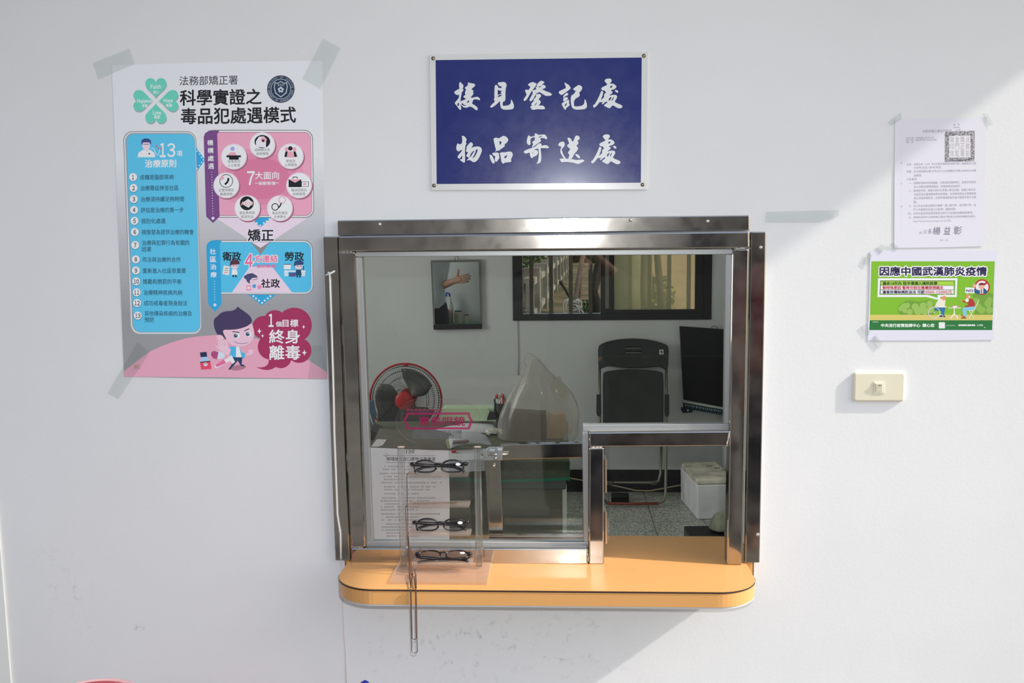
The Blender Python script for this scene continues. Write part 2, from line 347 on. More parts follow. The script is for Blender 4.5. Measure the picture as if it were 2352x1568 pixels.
# outside: paving, porch roof, far scenery
M_PAVE = mat('sandy_paving', (.145, .138, .125), .85, vary=.3, scale=2.5, bump=.3, bscale=30)
struct('ground', MB().box(-16, 22, -20, 0, -.12, -.02), M_PAVE, 'sandy paved ground in front of the building', 'ground')
q = P(2050, 392, 0); RX = q.x + (2.75-q.z)*SUND.x/SUND.z
struct('roof', MB().box(-5, RX, -.95, 0, 2.75, 2.9), M_CEIL, 'concrete porch roof above the service window', 'roof')
M_LAWN = mat('dry_lawn', (.20, .24, .06), .9, vary=.4, scale=6)
struct('lawn', MB().box(3.2, 22, -17, -7, -.02, .0), M_LAWN, 'strip of grass across the yard', 'lawn')
struct('wall_yard', MB().box(-16, .4, -9.3, -9, -.02, 3.6), mat('tan_render', (.38, .34, .28), .85, vary=.2, scale=2), 'tan rendered wall across the yard')
struct('wall_dark_backdrop', MB().box(.4, 5.2, -8.3, -8, -.02, 3.6), mat('dark_backdrop', (.055, .05, .045), .85, vary=.2, scale=2), 'unseen dark wall added across the yard to darken reflections')  # unseen dark mass added so glass and steel reflect less brightness
# left edge: the wall panel's upright cover strip
mb = MB(); mb.pxbox([(-90, 1150), (-8, 1150), (25, 1575), (-90, 1575)], -.006, 0)
struct('trim_1', mb, mat('trim_paint', (.82, .84, .80), .6), 'white upright strip at the far left edge of the wall', 'trim')
# ------------------------------------------------------------------ window in the back wall
M_BLK = mat('black_frame', (.012, .012, .013), .3)
win = empty('window_1', ((WL+WR)/2, YB+.05, WBz), 'dark framed sliding window in the back wall', 'window'); win['kind'] = 'structure'
yf = YB-.012
zt = WTz
def up(px, py, y=None): return P(px, py, yf if y is None else y)
f = MB()
l0, l1 = up(1177, 650).x, up(1200, 650).x; r1, r0 = up(1633, 650).x, up(1617, 650).x
bz0, bz1 = up(1400, 735).z, up(1400, 720).z
f.box(l0, l1, yf, YB+.06, bz0, zt); f.box(r0, r1, yf, YB+.06, bz0, zt); f.box(l1, r0, yf, YB+.06, bz0, bz1); f.box(l1, r0, yf, YB+.06, zt-.05, zt)
f.build('window_frame', M_BLK, win, bevel=.002)
s = MB()                                     # meeting stile and right sash
m0, m1 = up(1380, 650).x, up(1390, 650).x; n0, n1 = up(1399, 650).x, up(1411, 650).x; s1 = up(1598, 650).x
sb = up(1500, 711).z
s.box(m0, m1, yf+.004, YB+.03, bz1, zt); s.box(n0, n1, yf+.01, YB+.03, bz1, zt); s.box(s1, r0, yf+.01, YB+.03, bz1, zt); s.box(n1, s1, yf+.01, YB+.03, bz1-.002, sb)
s.build('sash_frame', M_BLK, win)
MB().box(m1, n0, yf+.02, YB+.03, up(1395, 709).z, zt).build('sash_seal', mat('pale_seal', (.42, .42, .36), .6), win)
MB().box(m1, n0, yf+.012, YB+.03, bz1-.002, up(1395, 709).z).build('sash_stop', M_BLK, win)
MB().box(n1, s1, yf+.03, yf+.035, sb, zt).build('hazy_pane', clear('dusty_glass', (.80, .80, .70), diff=.34, dcol=(.80, .76, .48), rough=.1, trl=.7), win)['label'] = 'dusty yellowish pane'
MB().box(l1, m0, yf+.05, yf+.054, bz1, zt).build('clear_pane', M_GLASS, win)
# ------------------------------------------------------------------ service window fixture
sw = empty('service_window', (0, 0, .80), 'stainless steel framed service hatch with clear glass in the white wall', 'window')
def steel(name, px, y0, y1, bev=.0025, m=None): return MB().pxbox(px, y0, y1).build(name, m or M_STEEL, sw, bevel=bev)
steel('top_flange', [(775, 506), (1722, 494), (1722, 529), (776, 541)], -.022, -.0005)
steel('side_flange', [(742, 543), (775, 543), (804, 1287), (770, 1287)], -.020, -.0005)
steel('side_flange', [(1725, 532), (1760, 532), (1745, 1292), (1711, 1292)], -.020, -.0005)
steel('frame_tube', [(777, 542), (1722, 531), (1722, 570), (778, 578)], -.030, .012, .004)
steel('frame_tube', [(778, 579), (816, 578), (840, 1257), (807, 1257)], -.030, .012, .004)
steel('frame_tube', [(1683, 571), (1721, 571), (1706, 1297), (1670, 1297)], -.030, .012, .004)
steel('frame_tube', [(1353, 992), (1680, 989), (1679, 1025), (1353, 1027)], -.030, .012, .004)
steel('frame_tube', [(1353, 1028), (1388, 1027), (1388, 1297), (1352, 1297)], -.030, .012, .004)
steel('frame_tube', [(806, 1258), (1351, 1259), (1351, 1297), (806, 1297)], -.030, .012, .004)
M_WELD = mat('weld_bead', (.55, .53, .50), .3, metal=1, bump=1.0, bscale=260)
def weld(pts):
    q = []
    for a, b in zip(pts, pts[1:]):
        for i in range(7): q.append(P(a[0]+(b[0]-a[0])*i/7+random.uniform(-.6, .6), a[1]+(b[1]-a[1])*i/7+random.uniform(-.5, .5), -.0300))
    MB().tube(q, [.0016+.0008*random.random() for _ in q], 8).build('weld_seam', M_WELD, sw, smooth=True)
weld([(1355, 1028), (1387, 1027)]); weld([(1669, 1024), (1676, 990)]); weld([(1685, 571), (1719, 570)]); weld([(779, 579), (814, 578)]); weld([(1349, 1262), (1351, 1294)]); weld([(808, 1256), (838, 1257)])
def alu(px): steel('glass_channel', px, -.012, .016, .0015, M_ALU)
alu([(816, 578), (1682, 571), (1682, 584), (818, 590)])
alu([(817, 590), (831, 590), (856, 1244), (840, 1246)])
alu([(1668, 584), (1681, 584), (1677, 973), (1664, 974)])
alu([(1338, 976), (1677, 973), (1677, 989), (1338, 991)])
alu([(1337, 991), (1352, 991), (1352, 1245), (1341, 1245)])
alu([(838, 1243), (1352, 1245), (1352, 1258), (838, 1258)])
mb = MB(); mb.pxbox([(824, 584), (1674, 578), (1670, 981), (1345, 984), (1346, 1250), (848, 1250)], .000, .004)
mb.build('glass_pane', M_GLASS, sw)
for (x, y, m) in [(872, 515, M_BOLT), (1448, 505, M_BOLT), (1625, 508, M_BOLT), (1747, 568, M_BOLT), (1740, 1227, M_BOLT), (755, 627, M_BOLT), (781, 1218, M_BOLT)]:
    yy = -.022 if y < 530 else -.020
    p = P(x, y, yy); MB().lathe([(.0006, -.0042), (.003, -.0038), (.0042, -.002), (.0046, 0), (.0046, .001)], p, 'y', 14).build('screw', m, sw, smooth=True)
# the hinges and the hatch door, swung back flat behind the glass
for (ya, yb) in [(1055, 1131), (1175, 1248)]:
    mb = MB(); mb.pxbox([(1388.5, ya), (1392.5, ya), (1393, yb), (1389, yb)], -.022, .03); mb.tube([P(1391, ya, -.024), P(1391.5, yb, -.024)], .0026, 10)
    mb.build('hinge', mat('hinge_brass', (.72, .58, .45), .3, metal=1), sw)
YD = .050
door = MB().pxbox([(1156, 1017), (1400, 1014), (1400, 1242), (1160, 1242)], YD+.022, YD+.026).build('hatch_door', clear('hatch_acrylic', (.95, .96, .95), ior=1.45), sw)
def dsteel(name, px, y0=YD, y1=YD+.02): return MB().pxbox(px, y0, y1).build(name, M_STEEL, door, bevel=.002)
dsteel('door_rail', [(1150, 1021), (1345, 1017), (1345, 1051), (1150, 1056)])
dsteel('door_rail', [(1122, 1230), (1345, 1230), (1345, 1246), (1122, 1246)])
dsteel('door_stile', [(1113, 1056), (1149, 1056), (1156, 1226), (1122, 1226)])
M_ZINC = mat('zinc_latch', (.62, .64, .68), .35, metal=.85)
mb = MB(); mb.pxbox([(1109, 1035), (1123, 1026), (1154, 1026), (1154, 1057), (1109, 1057)], YD-.004, YD)
mb.pxbox([(1109, 1033), (1119, 1033), (1119, 1050), (1109, 1050)], YD-.014, YD-.004); mb.pxbox([(1142, 1033), (1154, 1033), (1154, 1050), (1142, 1050)], YD-.014, YD-.004)
mb.pxbox([(1124, 1034), (1136, 1034), (1136, 1040), (1124, 1040)], YD-.012, YD-.004)
mb.build('latch', M_ZINC, door, bevel=.001)
mb = MB(); mb.tube([P(1106, 1043, YD-.010), P(1168, 1043, YD-.010)], .0034, 12); mb.ball(P(1138, 1052, YD-.018), .0055); mb.ball(P(1134, 1069, YD-.004), .0055); mb.tube([P(1140, 1044, YD-.010), P(1138, 1052, YD-.018)], .002)
mb.build('latch_bolt', M_BOLT, door, smooth=True)
# tapes of grime over the flanges are part of the steel; loose white cable down the left flange
mb = MB(); mb.tube([P(x, y, -.0235) for x, y in [(769, 622), (757, 629), (758, 640), (760, 700), (763, 800), (766, 900), (768, 1000), (772, 1100), (775, 1180), (782, 1225), (783, 1284)]], .0026, 8)
mb.tube([P(748, 632, -.0235), P(768, 623, -.0235)], .002, 8)
tag(mb.build('cable', mat('clear_tubing', (.80, .79, .76), .25, spec=.8), smooth=True), 'thin clear plastic tubing hung down the left steel flange of the hatch', 'cable')
mb = MB(); mb.tube([P(x, y, -.0012) for x, y in [(783, 1290), (785, 1330), (788, 1395), (790, 1450), (794, 1500), (796, 1580)]], .0010, 6)
tag(mb.build('wire', mat('pink_wire', (.78, .66, .62), .4), smooth=True), 'thin pinkish wire running down the wall below the counter left end', 'wire')
# ------------------------------------------------------------------ counter
def laminate():
    m, nt, out = new_mat('orange_laminate'); b = pbsdf(nt, (.66, .34, .115), .32, spec=.35); b.inputs['Coat Weight'].default_value = .1; b.inputs['Coat Roughness'].default_value = .12
    tc = node(nt, 'ShaderNodeTexCoord'); n = node(nt, 'ShaderNodeTexNoise', i_Scale=5.0, i_Detail=6.0); nt.links.new(tc.outputs['Object'], n.inputs['Vector'])
    r = node(nt, 'ShaderNodeMapRange', i_From_Min=.3, i_From_Max=.7, i_To_Min=.24, i_To_Max=.5); nt.links.new(n.outputs['Fac'], r.inputs['Value']); nt.links.new(r.outputs[0], b.inputs['Roughness'])
    nt.links.new(b.outputs[0], out.inputs[0]); return m
M_LAM = laminate(); ZC = .7955; YFR = PZ(1300, 1356, ZC).y
xl, xr = PZ(776, 1325, ZC).x, PZ(1732, 1325, ZC).x
R_ = .10
def cpoly(z, o=0.0):
    a = [(xl-o+R_-R_*math.cos(t), YFR-o+R_-R_*math.sin(t)) for t in [math.pi/2*i/14 for i in range(15)]]
    b = [(xr+o-R_+R_*math.sin(t), YFR-o+R_-R_*math.cos(t)) for t in [math.pi/2*i/14 for i in range(15)]]
    ins = [(xr+o, -.0005), (OR_-.003, -.0005), (OR_-.003, .2), (OL+.003, .2), (OL+.003, -.0005), (xl-o, -.0005)]
    return [(x, y, z) for x, y in a+b+ins]
cn = empty('counter', ((xl+xr)/2, -.1, ZC-.036), 'orange laminate counter shelf with rounded corners below the service hatch', 'counter')
MB().hexa(cpoly(ZC), cpoly(ZC-.0365)).build('slab', M_LAM, cn)
top = cpoly(ZC-.0008, .0012); bot = cpoly(ZC-.0045, .0012); n = 30
mb = MB(); mb.add(top[:n]+bot[:n], [(i, i+1, n+i+1, n+i) for i in range(n-1)])
mb.build('edge_strip', mat('brown_edge', (.035, .018, .015), .5), cn)
bt = cpoly(ZC-.0366); bb = cpoly(ZC-.041); mb = MB().hexa([(x, y+.002 if y < -.01 else y, z) for x, y, z in bt], [(x, y+.002 if y < -.01 else y, z) for x, y, z in bb]); mb.build('underside', mat('grey_board', (.55, .55, .53), .7), cn)
# ------------------------------------------------------------------ blue sign with brush lettering
def Z(ox, oy, s, dx=0, dy=0): return lambda pts: [(ox+(x+dx)/s, oy+(y+dy)/s) for x, y in pts]
sg = empty('sign', P(1238, 276, 0), 'blue acrylic sign with two rows of white brush lettering above the service hatch', 'sign')
m, nt, out = new_mat('sign_acrylic'); b = pbsdf(nt, S(190, 190, 187, .72), .3, spec=.4); b.inputs['Coat Weight'].default_value = .6; b.inputs['Coat Roughness'].default_value = .2; nt.links.new(b.outputs[0], out.inputs[0])
M_ACW = m
MB().pxbox([(986, 125), (1489, 118.5), (1487, 435.5), (991, 437)], -.006, -.0005).build('board', M_ACW, sg, bevel=.001)
m, nt, out = new_mat('sign_blue'); b = pbsdf(nt, S(12, 27, 98, .78), .5, spec=.15)
b.inputs['Coat Weight'].default_value = .7; tc = node(nt, 'ShaderNodeTexCoord')
cs = Z(1340/1, 520, 1)([(0, 0)])[0]; cw = P(cs[0], cs[1], -.006)
mp = node(nt, 'ShaderNodeMapping'); mp.inputs['Location'].default_value = (-cw.x, 0, -cw.z); nt.links.new(tc.outputs['Object'], mp.inputs['Vector'])
n = node(nt, 'ShaderNodeTexNoise', i_Scale=24.0, i_Detail=8.0, i_Roughness=.75); nt.links.new(tc.outputs['Object'], n.inputs['Vector'])
r = node(nt, 'ShaderNodeMapRange', i_From_Min=.3, i_From_Max=.7, i_To_Min=.17, i_To_Max=.27); nt.links.new(n.outputs['Fac'], r.inputs['Value']); nt.links.new(r.outputs[0], b.inputs['Coat Roughness'])
nt.links.new(b.outputs[0], out.inputs[0]); M_SBLUE = m
pr = Print(-.0061, eps=1.5e-5)
pr.poly([(1000.5, 138), (1474, 132), (1472, 419.5), (1003, 422.5)], M_SBLUE, 1)
A = Z(1020, 170, 9.8); B = Z(1240, 170, 9.8); Cc = Z(1020, 290, 9.8); D = Z(1240, 290, 9.8); D2 = Z(1240, 290, 9.8, -42, 80)
BRUSH = [
 (A, [(357,172),(385,200),(432,245),(438,285),(412,330),(400,420),(375,540),(368,620),(372,700),(388,765),(380,800),(362,808),(330,780),(290,720),(245,670),(240,650),(262,620),(330,540),(338,470),(345,330),(335,230)], [[(285,695),(332,630),(336,728)]]),
 (A, [(222,405),(260,375),(340,330),(420,325),(440,358),(410,400),(380,440),(330,470),(280,470),(250,450)], []),
 (A, [(540,185),(570,195),(625,212),(665,210),(700,240),(700,260),(660,300),(610,340),(640,355),(663,385),(655,405),(645,410),(665,435),(650,465),(600,520),(600,530),(650,530),(740,508),(780,525),(810,560),(808,585),(790,588),(740,568),(660,570),(645,620),(625,665),(690,700),(745,745),(758,780),(752,808),(735,816),(700,800),(650,755),(580,728),(540,748),(480,760),(430,745),(385,700),(365,660),(372,610),(430,590),(500,560),(470,545),(435,520),(440,490),(485,470),(468,430),(480,380),(500,345),(465,320),(470,300),(520,270),(535,240)], [[(505,640),(555,590),(568,605),(550,645)], [(385,664),(420,657),(440,690),(505,712),(470,720),(412,702)]]),
 (A, [(1205,195),(1230,190),(1330,175),(1375,185),(1405,225),(1410,265),(1390,310),(1380,450),(1382,550),(1372,605),(1325,625),(1318,680),(1325,715),(1370,715),(1460,700),(1500,660),(1508,580),(1515,575),(1545,620),(1570,690),(1575,740),(1555,785),(1500,797),(1400,803),(1330,798),(1285,770),(1265,710),(1258,620),(1250,610),(1190,675),(1110,735),(1070,757),(1035,742),(1040,725),(1080,680),(1150,615),(1125,590),(1120,560),(1135,545),(1132,440),(1135,330),(1142,265),(1165,242),(1190,250),(1215,285),(1222,310),(1295,318),(1297,285),(1245,268),(1215,235)], [[(1208,345),(1230,362),(1260,376),(1296,372),(1294,398),(1268,402),(1290,425),(1294,442),(1240,458),(1207,480)], [(1207,496),(1240,474),(1296,457),(1296,482),(1245,512),(1207,520)]]),
 (A, [(1885,235),(1920,205),(1985,178),(2030,190),(2085,215),(2080,240),(2040,300),(1985,370),(1950,420),(1900,510),(1860,575),(1815,608),(1795,600),(1790,565),(1810,540),(1862,460),(1840,420),(1822,375),(1830,355),(1850,348),(1905,360),(1920,330),(1945,285),(1905,265)], []),
 (A, [(2180,148),(2230,160),(2262,185),(2240,210),(2195,240),(2250,242),(2285,270),(2288,300),(2260,325),(2205,335),(2240,360),(2296,390),(2356,405),(2416,440),(2428,460),(2406,485),(2346,492),(2286,490),(2220,450),(2150,405),(2110,420),(2070,445),(2050,480),(2010,560),(1970,605),(1940,615),(1925,600),(1925,570),(1950,520),(2000,430),(1985,385),(1990,365),(2060,350),(2075,335),(2060,290),(2085,285),(2105,295),(2085,270),(2090,240),(2120,195)], [[(2120,295),(2165,270),(2195,262),(2185,280),(2140,305)]]),
 (A, [(2070,460),(2100,450),(2150,445),(2185,475),(2180,510),(2140,545),(2130,575),(2165,600),(2175,630),(2160,670),(2130,705),(2140,712),(2220,705),(2260,740),(2275,775),(2260,790),(2200,795),(2100,790),(2020,805),(1980,800),(1955,775),(1940,735),(1955,722),(1990,712),(1965,700),(1962,670),(1985,640),(2020,605),(2010,585),(2040,545),(2070,510),(2065,480)], [[(2030,703),(2065,662),(2095,642),(2080,672),(2055,699)]]),
 (B, [(560,187),(600,215),(660,250),(698,318),(680,340),(620,385),(560,430),(510,465),(480,470),(440,445),(422,410),(440,385),(510,350),(585,318),(580,270),(555,225)], []),
 (B, [(522,500),(570,445),(605,420),(635,435),(640,465),(600,492),(548,512),(555,530),(600,518),(632,530),(630,560),(590,600),(540,620),(522,590),(535,545)], []),
 (B, [(490,665),(520,640),(600,600),(645,570),(652,580),(662,630),(655,660),(678,690),(650,725),(590,765),(585,800),(575,806),(545,780),(515,730),(495,690)], [[(554,700),(600,652),(613,657),(600,690),(570,732)]]),
 (B, [(745,335),(780,305),(860,250),(895,248),(940,275),(958,310),(940,360),(880,425),(895,450),(900,485),(870,515),(810,550),(775,590),(765,650),(770,725),(830,730),(910,722),(970,700),(998,660),(1005,590),(1015,560),(1030,585),(1055,660),(1060,720),(1050,760),(1020,785),(940,797),(840,803),(770,790),(725,755),(705,700),(695,620),(695,540),(710,475),(750,465),(815,380),(780,370),(755,350)], []),
 (Cc, [(400,212),(430,212),(480,245),(508,290),(505,320),(485,355),(510,390),(480,430),(478,470),(470,560),(475,700),(472,800),(450,822),(420,805),(350,755),(360,745),(400,740),(410,700),(410,650),(360,720),(340,728),(310,710),(302,680),(330,640),(395,560),(410,520),(365,545),(325,568),(290,545),(272,500),(275,460),(290,410),(300,380),(330,395),(365,410),(405,375),(410,300),(403,240)], []),
 (Cc, [(595,355),(630,370),(655,405),(640,445),(605,485),(680,460),(760,450),(815,465),(850,505),(850,560),(820,640),(775,730),(730,785),(680,808),(640,800),(580,755),(510,772),(508,768),(550,720),(560,700),(500,680),(498,655),(530,605),(540,580),(500,575),(490,545),(510,500),(500,470),(540,415)], [[(575,690),(600,620),(650,560),(690,548),(640,620),(600,680),(585,695)], [(648,700),(700,600),(715,540),(712,530),(755,515),(760,520),(740,590),(700,670),(660,715),(640,718)]]),
 (Cc, [(1115,280),(1140,258),(1190,258),(1240,272),(1290,235),(1345,210),(1400,235),(1445,280),(1440,330),(1410,370),(1360,405),(1370,430),(1350,465),(1280,510),(1240,545),(1190,550),(1145,575),(1170,530),(1150,460),(1130,380),(1115,310)], [[(1245,330),(1270,335),(1300,355),(1285,385),(1255,425),(1248,380)]]),
 (Cc, [(1022,635),(1050,640),(1080,660),(1110,720),(1140,790),(1140,820),(1118,842),(1085,825),(1055,770),(1030,700)], []),
 (Cc, [(1085,605),(1120,592),(1200,588),(1235,605),(1232,640),(1250,700),(1215,760),(1180,800),(1150,790),(1138,750),(1150,700),(1155,670),(1110,660),(1090,630)], []),
 (Cc, [(1245,620),(1290,580),(1350,590),(1430,570),(1490,565),(1530,585),(1548,630),(1535,680),(1505,740),(1515,800),(1460,808),(1365,815),(1340,842),(1310,830),(1290,790),(1278,720),(1270,650)], [[(1355,680),(1390,660),(1425,640),(1415,680),(1385,720),(1365,725)]]),
 (Cc, [(1900,197),(1925,215),(1950,235),(2000,225),(2040,220),(2040,160),(2070,158),(2110,185),(2130,195),(2200,185),(2260,182),(2290,205),(2320,250),(2320,280),(2300,292),(2250,265),(2190,262),(2160,275),(2180,310),(2175,340),(2130,375),(2090,400),(2020,450),(1985,470),(1975,455),(2010,400),(1985,370),(1985,350),(2040,315),(2045,270),(2030,240),(1990,255),(1950,275),(1942,330),(1948,400),(1930,425),(1890,415),(1865,380),(1860,320),(1880,240)], [[(2110,265),(2150,227),(2212,211),(2198,230),(2150,250)]]),
 (Cc, [(1790,565),(1830,540),(1900,510),(1990,480),(2060,450),(2100,410),(2150,380),(2190,390),(2195,420),(2190,440),(2250,425),(2310,425),(2350,455),(2360,485),(2345,498),(2290,490),(2210,490),(2170,495),(2180,560),(2190,680),(2185,780),(2160,820),(2120,835),(2070,843),(2110,800),(2130,700),(2130,600),(2125,500),(2060,510),(2020,530),(2080,530),(2115,560),(2110,620),(2080,660),(2030,680),(2000,690),(1995,715),(1975,718),(1945,690),(1930,630),(1925,585),(1880,605),(1840,615),(1805,600)], [[(1985,600),(2015,585),(2005,610),(1990,612)]]),
 (D, [(412,405),(440,370),(490,345),(530,343),(555,370),(565,410),(545,455),(505,500),(485,530),(505,560),(515,610),(550,670),(585,725),(545,735),(500,660),(465,600),(458,555),(465,510),(490,460),(440,445),(415,425)], []),
 (D, [(620,260),(655,255),(690,270),(715,310),(725,345),(750,340),(775,280),(800,220),(835,203),(870,215),(902,255),(890,290),(845,325),(870,370),(855,405),(815,440),(850,465),(862,500),(840,550),(790,600),(760,650),(715,735),(640,735),(650,690),(670,640),(640,615),(628,600),(650,560),(690,510),(640,475),(610,440),(615,420),(665,385),(645,340),(625,290)], []),
 (D, [(443,730),(480,728),(560,722),(640,735),(740,740),(820,760),(900,750),(960,745),(1000,765),(1000,785),(940,815),(870,850),(830,840),(760,820),(640,800),(560,800),(500,810),(475,795),(455,760)], []),
 (D, [(795,630),(830,622),(870,645),(905,685),(900,715),(880,725),(840,695),(805,655)], [])]
CHU = [([(1380,378),(1410,385),(1428,405),(1415,470),(1385,545),(1375,600),(1340,640),(1290,705),(1245,745),(1220,757),(1200,740),(1198,700),(1225,690),(1260,640),(1310,550),(1355,450)], []),
 ([(1455,145),(1480,115),(1530,100),(1590,103),(1615,125),(1618,160),(1590,200),(1560,215),(1610,215),(1650,215),(1690,240),(1727,280),(1715,310),(1670,345),(1605,358),(1600,385),(1625,385),(1640,410),(1620,440),(1580,465),(1560,490),(1620,470),(1690,465),(1730,480),(1740,520),(1715,570),(1680,620),(1720,650),(1800,680),(1850,710),(1860,730),(1840,760),(1800,775),(1750,765),(1690,730),(1640,700),(1600,745),(1570,772),(1530,760),(1470,725),(1440,715),(1450,690),(1510,650),(1520,630),(1490,615),(1410,685),(1395,675),(1400,650),(1440,610),(1395,635),(1350,635),(1385,580),(1450,515),(1440,470),(1470,430),(1500,415),(1470,395),(1450,365),(1410,372),(1390,350),(1378,325),(1400,300),(1460,270),(1520,240),(1510,220),(1470,175)], [[(1580,280),(1610,262),(1640,262),(1620,300),(1595,312),(1578,300)], [(1545,570),(1570,535),(1610,515),(1620,520),(1590,570),(1565,610)], [(1610,600),(1640,540),(1665,510),(1670,520),(1650,570),(1625,602)]]),
 ([(1685,365),(1715,355),(1750,370),(1765,400),(1758,422),(1735,420),(1700,395)], [])]
BRUSH += [(B, a, h) for a, h in CHU]+[(D2, a, h) for a, h in CHU]
m, nt, out = new_mat('sign_letters'); b = pbsdf(nt, S(200, 202, 202, .78), .4, spec=.3); b.inputs['Coat Weight'].default_value = .5; b.inputs['Coat Roughness'].default_value = .3; nt.links.new(b.outputs[0], out.inputs[0])
for i, (T, a, h) in enumerate(BRUSH): pr.poly(T(chaikin(a)), m, 3+i*.2, [T(chaikin(x)) for x in h])
pr.build('lettering', sg)
for x, y in [(995, 134), (1479, 128), (1476, 424), (997, 426)]:
    MB().lathe([(.0005, -.0022), (.003, -.002), (.0045, -.0008), (.0048, 0), (.0048, .0012)], P(x, y, -.006), 'y', 14).build('screw', M_DARKM, sg, smooth=True)
# ------------------------------------------------------------------ big poster
K = .70
def c(r, g, b, k=None): return S(r, g, b, k or K)
slope = lambda y: -.018+.026*(y-145)/725
po = Print(-.0010, eps=4e-5, slope=slope)
def lean(x): return .039-.023*(x-257)/483
def LX(pts, y0): return [(x+lean(x)*(y-y0), y) for x, y in pts]
NB = 72
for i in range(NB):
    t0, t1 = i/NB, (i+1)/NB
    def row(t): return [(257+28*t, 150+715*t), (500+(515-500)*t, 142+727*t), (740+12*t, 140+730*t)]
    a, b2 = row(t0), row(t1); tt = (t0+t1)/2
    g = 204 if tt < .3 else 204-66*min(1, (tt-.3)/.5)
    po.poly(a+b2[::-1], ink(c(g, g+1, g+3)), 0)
GRN, WHT, TXT, BLU, BLD = c(98, 188, 168), c(222, 222, 222), c(28, 30, 32), c(84, 176, 208), c(44, 150, 196)
def heart(cx, cy, L, ang, wd=1.0):
    pts = []
    for k in range(40):
        t = 2*math.pi*k/40; x = 16*math.sin(t)**3; y = 13*math.cos(t)-5*math.cos(2*t)-2*math.cos(3*t)-math.cos(4*t)
        u, v = x/32*L*wd, (y+17)/29*L; ca, sa = math.cos(ang), math.sin(ang)
        pts.append((cx+u*ca+v*sa, cy+u*sa-v*ca))
    return pts
for ang in range(4):
    a = math.pi/2*ang; ox, oy = 5*math.sin(a), -5*math.cos(a)
    po.poly(heart(358+ox+1, 232+oy+2, 47, a, 1.05), c(150, 155, 158), 1); po.poly(heart(358+ox, 231+oy, 47, a, 1.05), GRN, 2)
for s, x0, y0, x1, y1 in [('Faith', 346, 194, 370, 204), ('信心', 352, 208, 365, 215), ('Hope', 376, 226, 397, 238), ('希望', 381, 238, 395, 246), ('Love', 351, 253, 370, 264), ('真愛', 354, 265, 368, 273), ('Happiness', 315, 227, 353, 239), ('幸福', 326, 239, 339, 247)]: po.text(s, x0, y0, x1, y1, WHT, 3, .25)
po.text('法務部矯正署', 412, 175, 546, 196.5, c(62, 64, 68), 2, .25); po.text('科學實證之', 413, 206, 601, 243, TXT, 2, 1.3); po.text('毒品犯處遇模式', 415, 248, 680, 286, TXT, 2, 1.3)
# ministry badge
NAVY = c(38, 52, 76); CREAM = c(170, 178, 184)
po.poly(circ(645, 204.5, 32), c(140, 130, 134), 1); po.poly(circ(645, 204.5, 31), NAVY, 2); po.poly(circ(645, 204.5, 23.5), CREAM, 3); po.poly(circ(645, 204.5, 22.3), NAVY, 4)
po.poly([(631, 188), (637, 191), (645, 186), (653, 191), (659, 188), (661, 200), (658, 214), (645, 224), (632, 214), (629, 200)], CREAM, 5)
po.poly([(632.5, 190.5), (637, 193), (645, 188), (653, 193), (657.5, 190.5), (659, 200), (656, 212.5), (645, 221.5), (634, 212.5), (631, 200)], NAVY, 6)
for k in range(5): po.poly(circ(645+4.2*math.sin(k*1.2566), 206-4.2*math.cos(k*1.2566), 2.9, n=12), CREAM, 7)
po.poly(circ(645, 206, 2.2, n=12), NAVY, 8); po.text('法正公', 637, 192, 653, 198, CREAM, 7)
def ringtext(s, a0, a1, r, up):
    for i, ch in enumerate(s):
        if ch == ' ': continue
        a = math.radians(a0+(a1-a0)*i/(len(s)-1)); vs, fs = glyphs(ch)
        w = max(v[0] for v in vs)/2; V = []
        for vx, vy in vs:
            X, Y = (vx-w)*6.0, (vy-.35)*6.0; rr = r+Y if up else r-Y; th = a+X/r if up else a-X/r
            V.append(po.W(645+rr*math.sin(th), 204.5-rr*math.cos(th), 5))
        po.mb.add(V, fs, po.mi(ink(CREAM)))
ringtext('MINISTRY OF JUSTICE', -82, 82, 27.2, True); ringtext('AGENCY OF CORRECTIONS', 262, 98, 27.2, False)
# left panel, thirteen principles
po.poly(LX(rrect(282, 301, 450.5, 768, 22), 301), c(150, 150, 150), 1); po.poly(LX(rrect(284.5, 303.5, 448.5, 766, 20), 301), c(205, 205, 205), 2); po.poly(LX(rrect(287, 305.5, 447.5, 763.5, 19), 301), c(130, 150, 160), 3); po.poly(LX(rrect(290, 308, 446.5, 762, 18), 301), BLU, 4)
po.poly([(450, 338), (471, 367), (452, 394)], BLD, 1)
for x, y in [(453, 347), (458, 354), (463, 361), (467, 367), (463, 373), (458, 380), (453, 387)]: po.poly(circ(x, y, 1.6, n=8), WHT, 2)
po.poly([(316, 361), (318, 351), (328, 344), (345, 344), (354, 350), (357, 361)], WHT, 5); po.poly(circ(336, 334, 9, 11), c(226, 190, 200), 6); po.poly([(325, 333), (325, 322), (331, 318), (341, 318), (347, 323), (347, 333), (343, 327), (329, 327)], c(52, 66, 120), 7); po.line([(329, 331), (343, 331)], 1.4, c(90, 60, 90), 8); po.poly([(335, 345), (341, 345), (338, 349)], c(226, 190, 200), 6); po.poly(circ(343, 353, 2, n=8), NAVY, 7)
po.line([(347, 341), (352, 340), (355, 345), (357, 353), (362, 356), (366, 350), (367, 339)], 1.2, WHT, 6); po.line([(358, 333), (363, 340), (370, 342), (376, 336)], 1.8, c(200, 70, 110), 6)
po.text('１', 367, 328.5, 381, 361, WHT, 8, 1.0); po.text('３', 384, 328.5, 403, 361, WHT, 8, 1.0); po.text('項', 406, 346, 419, 359, WHT, 8, .4); po.text('治療原則', 333, 366.5, 405, 385, WHT, 8, .7)
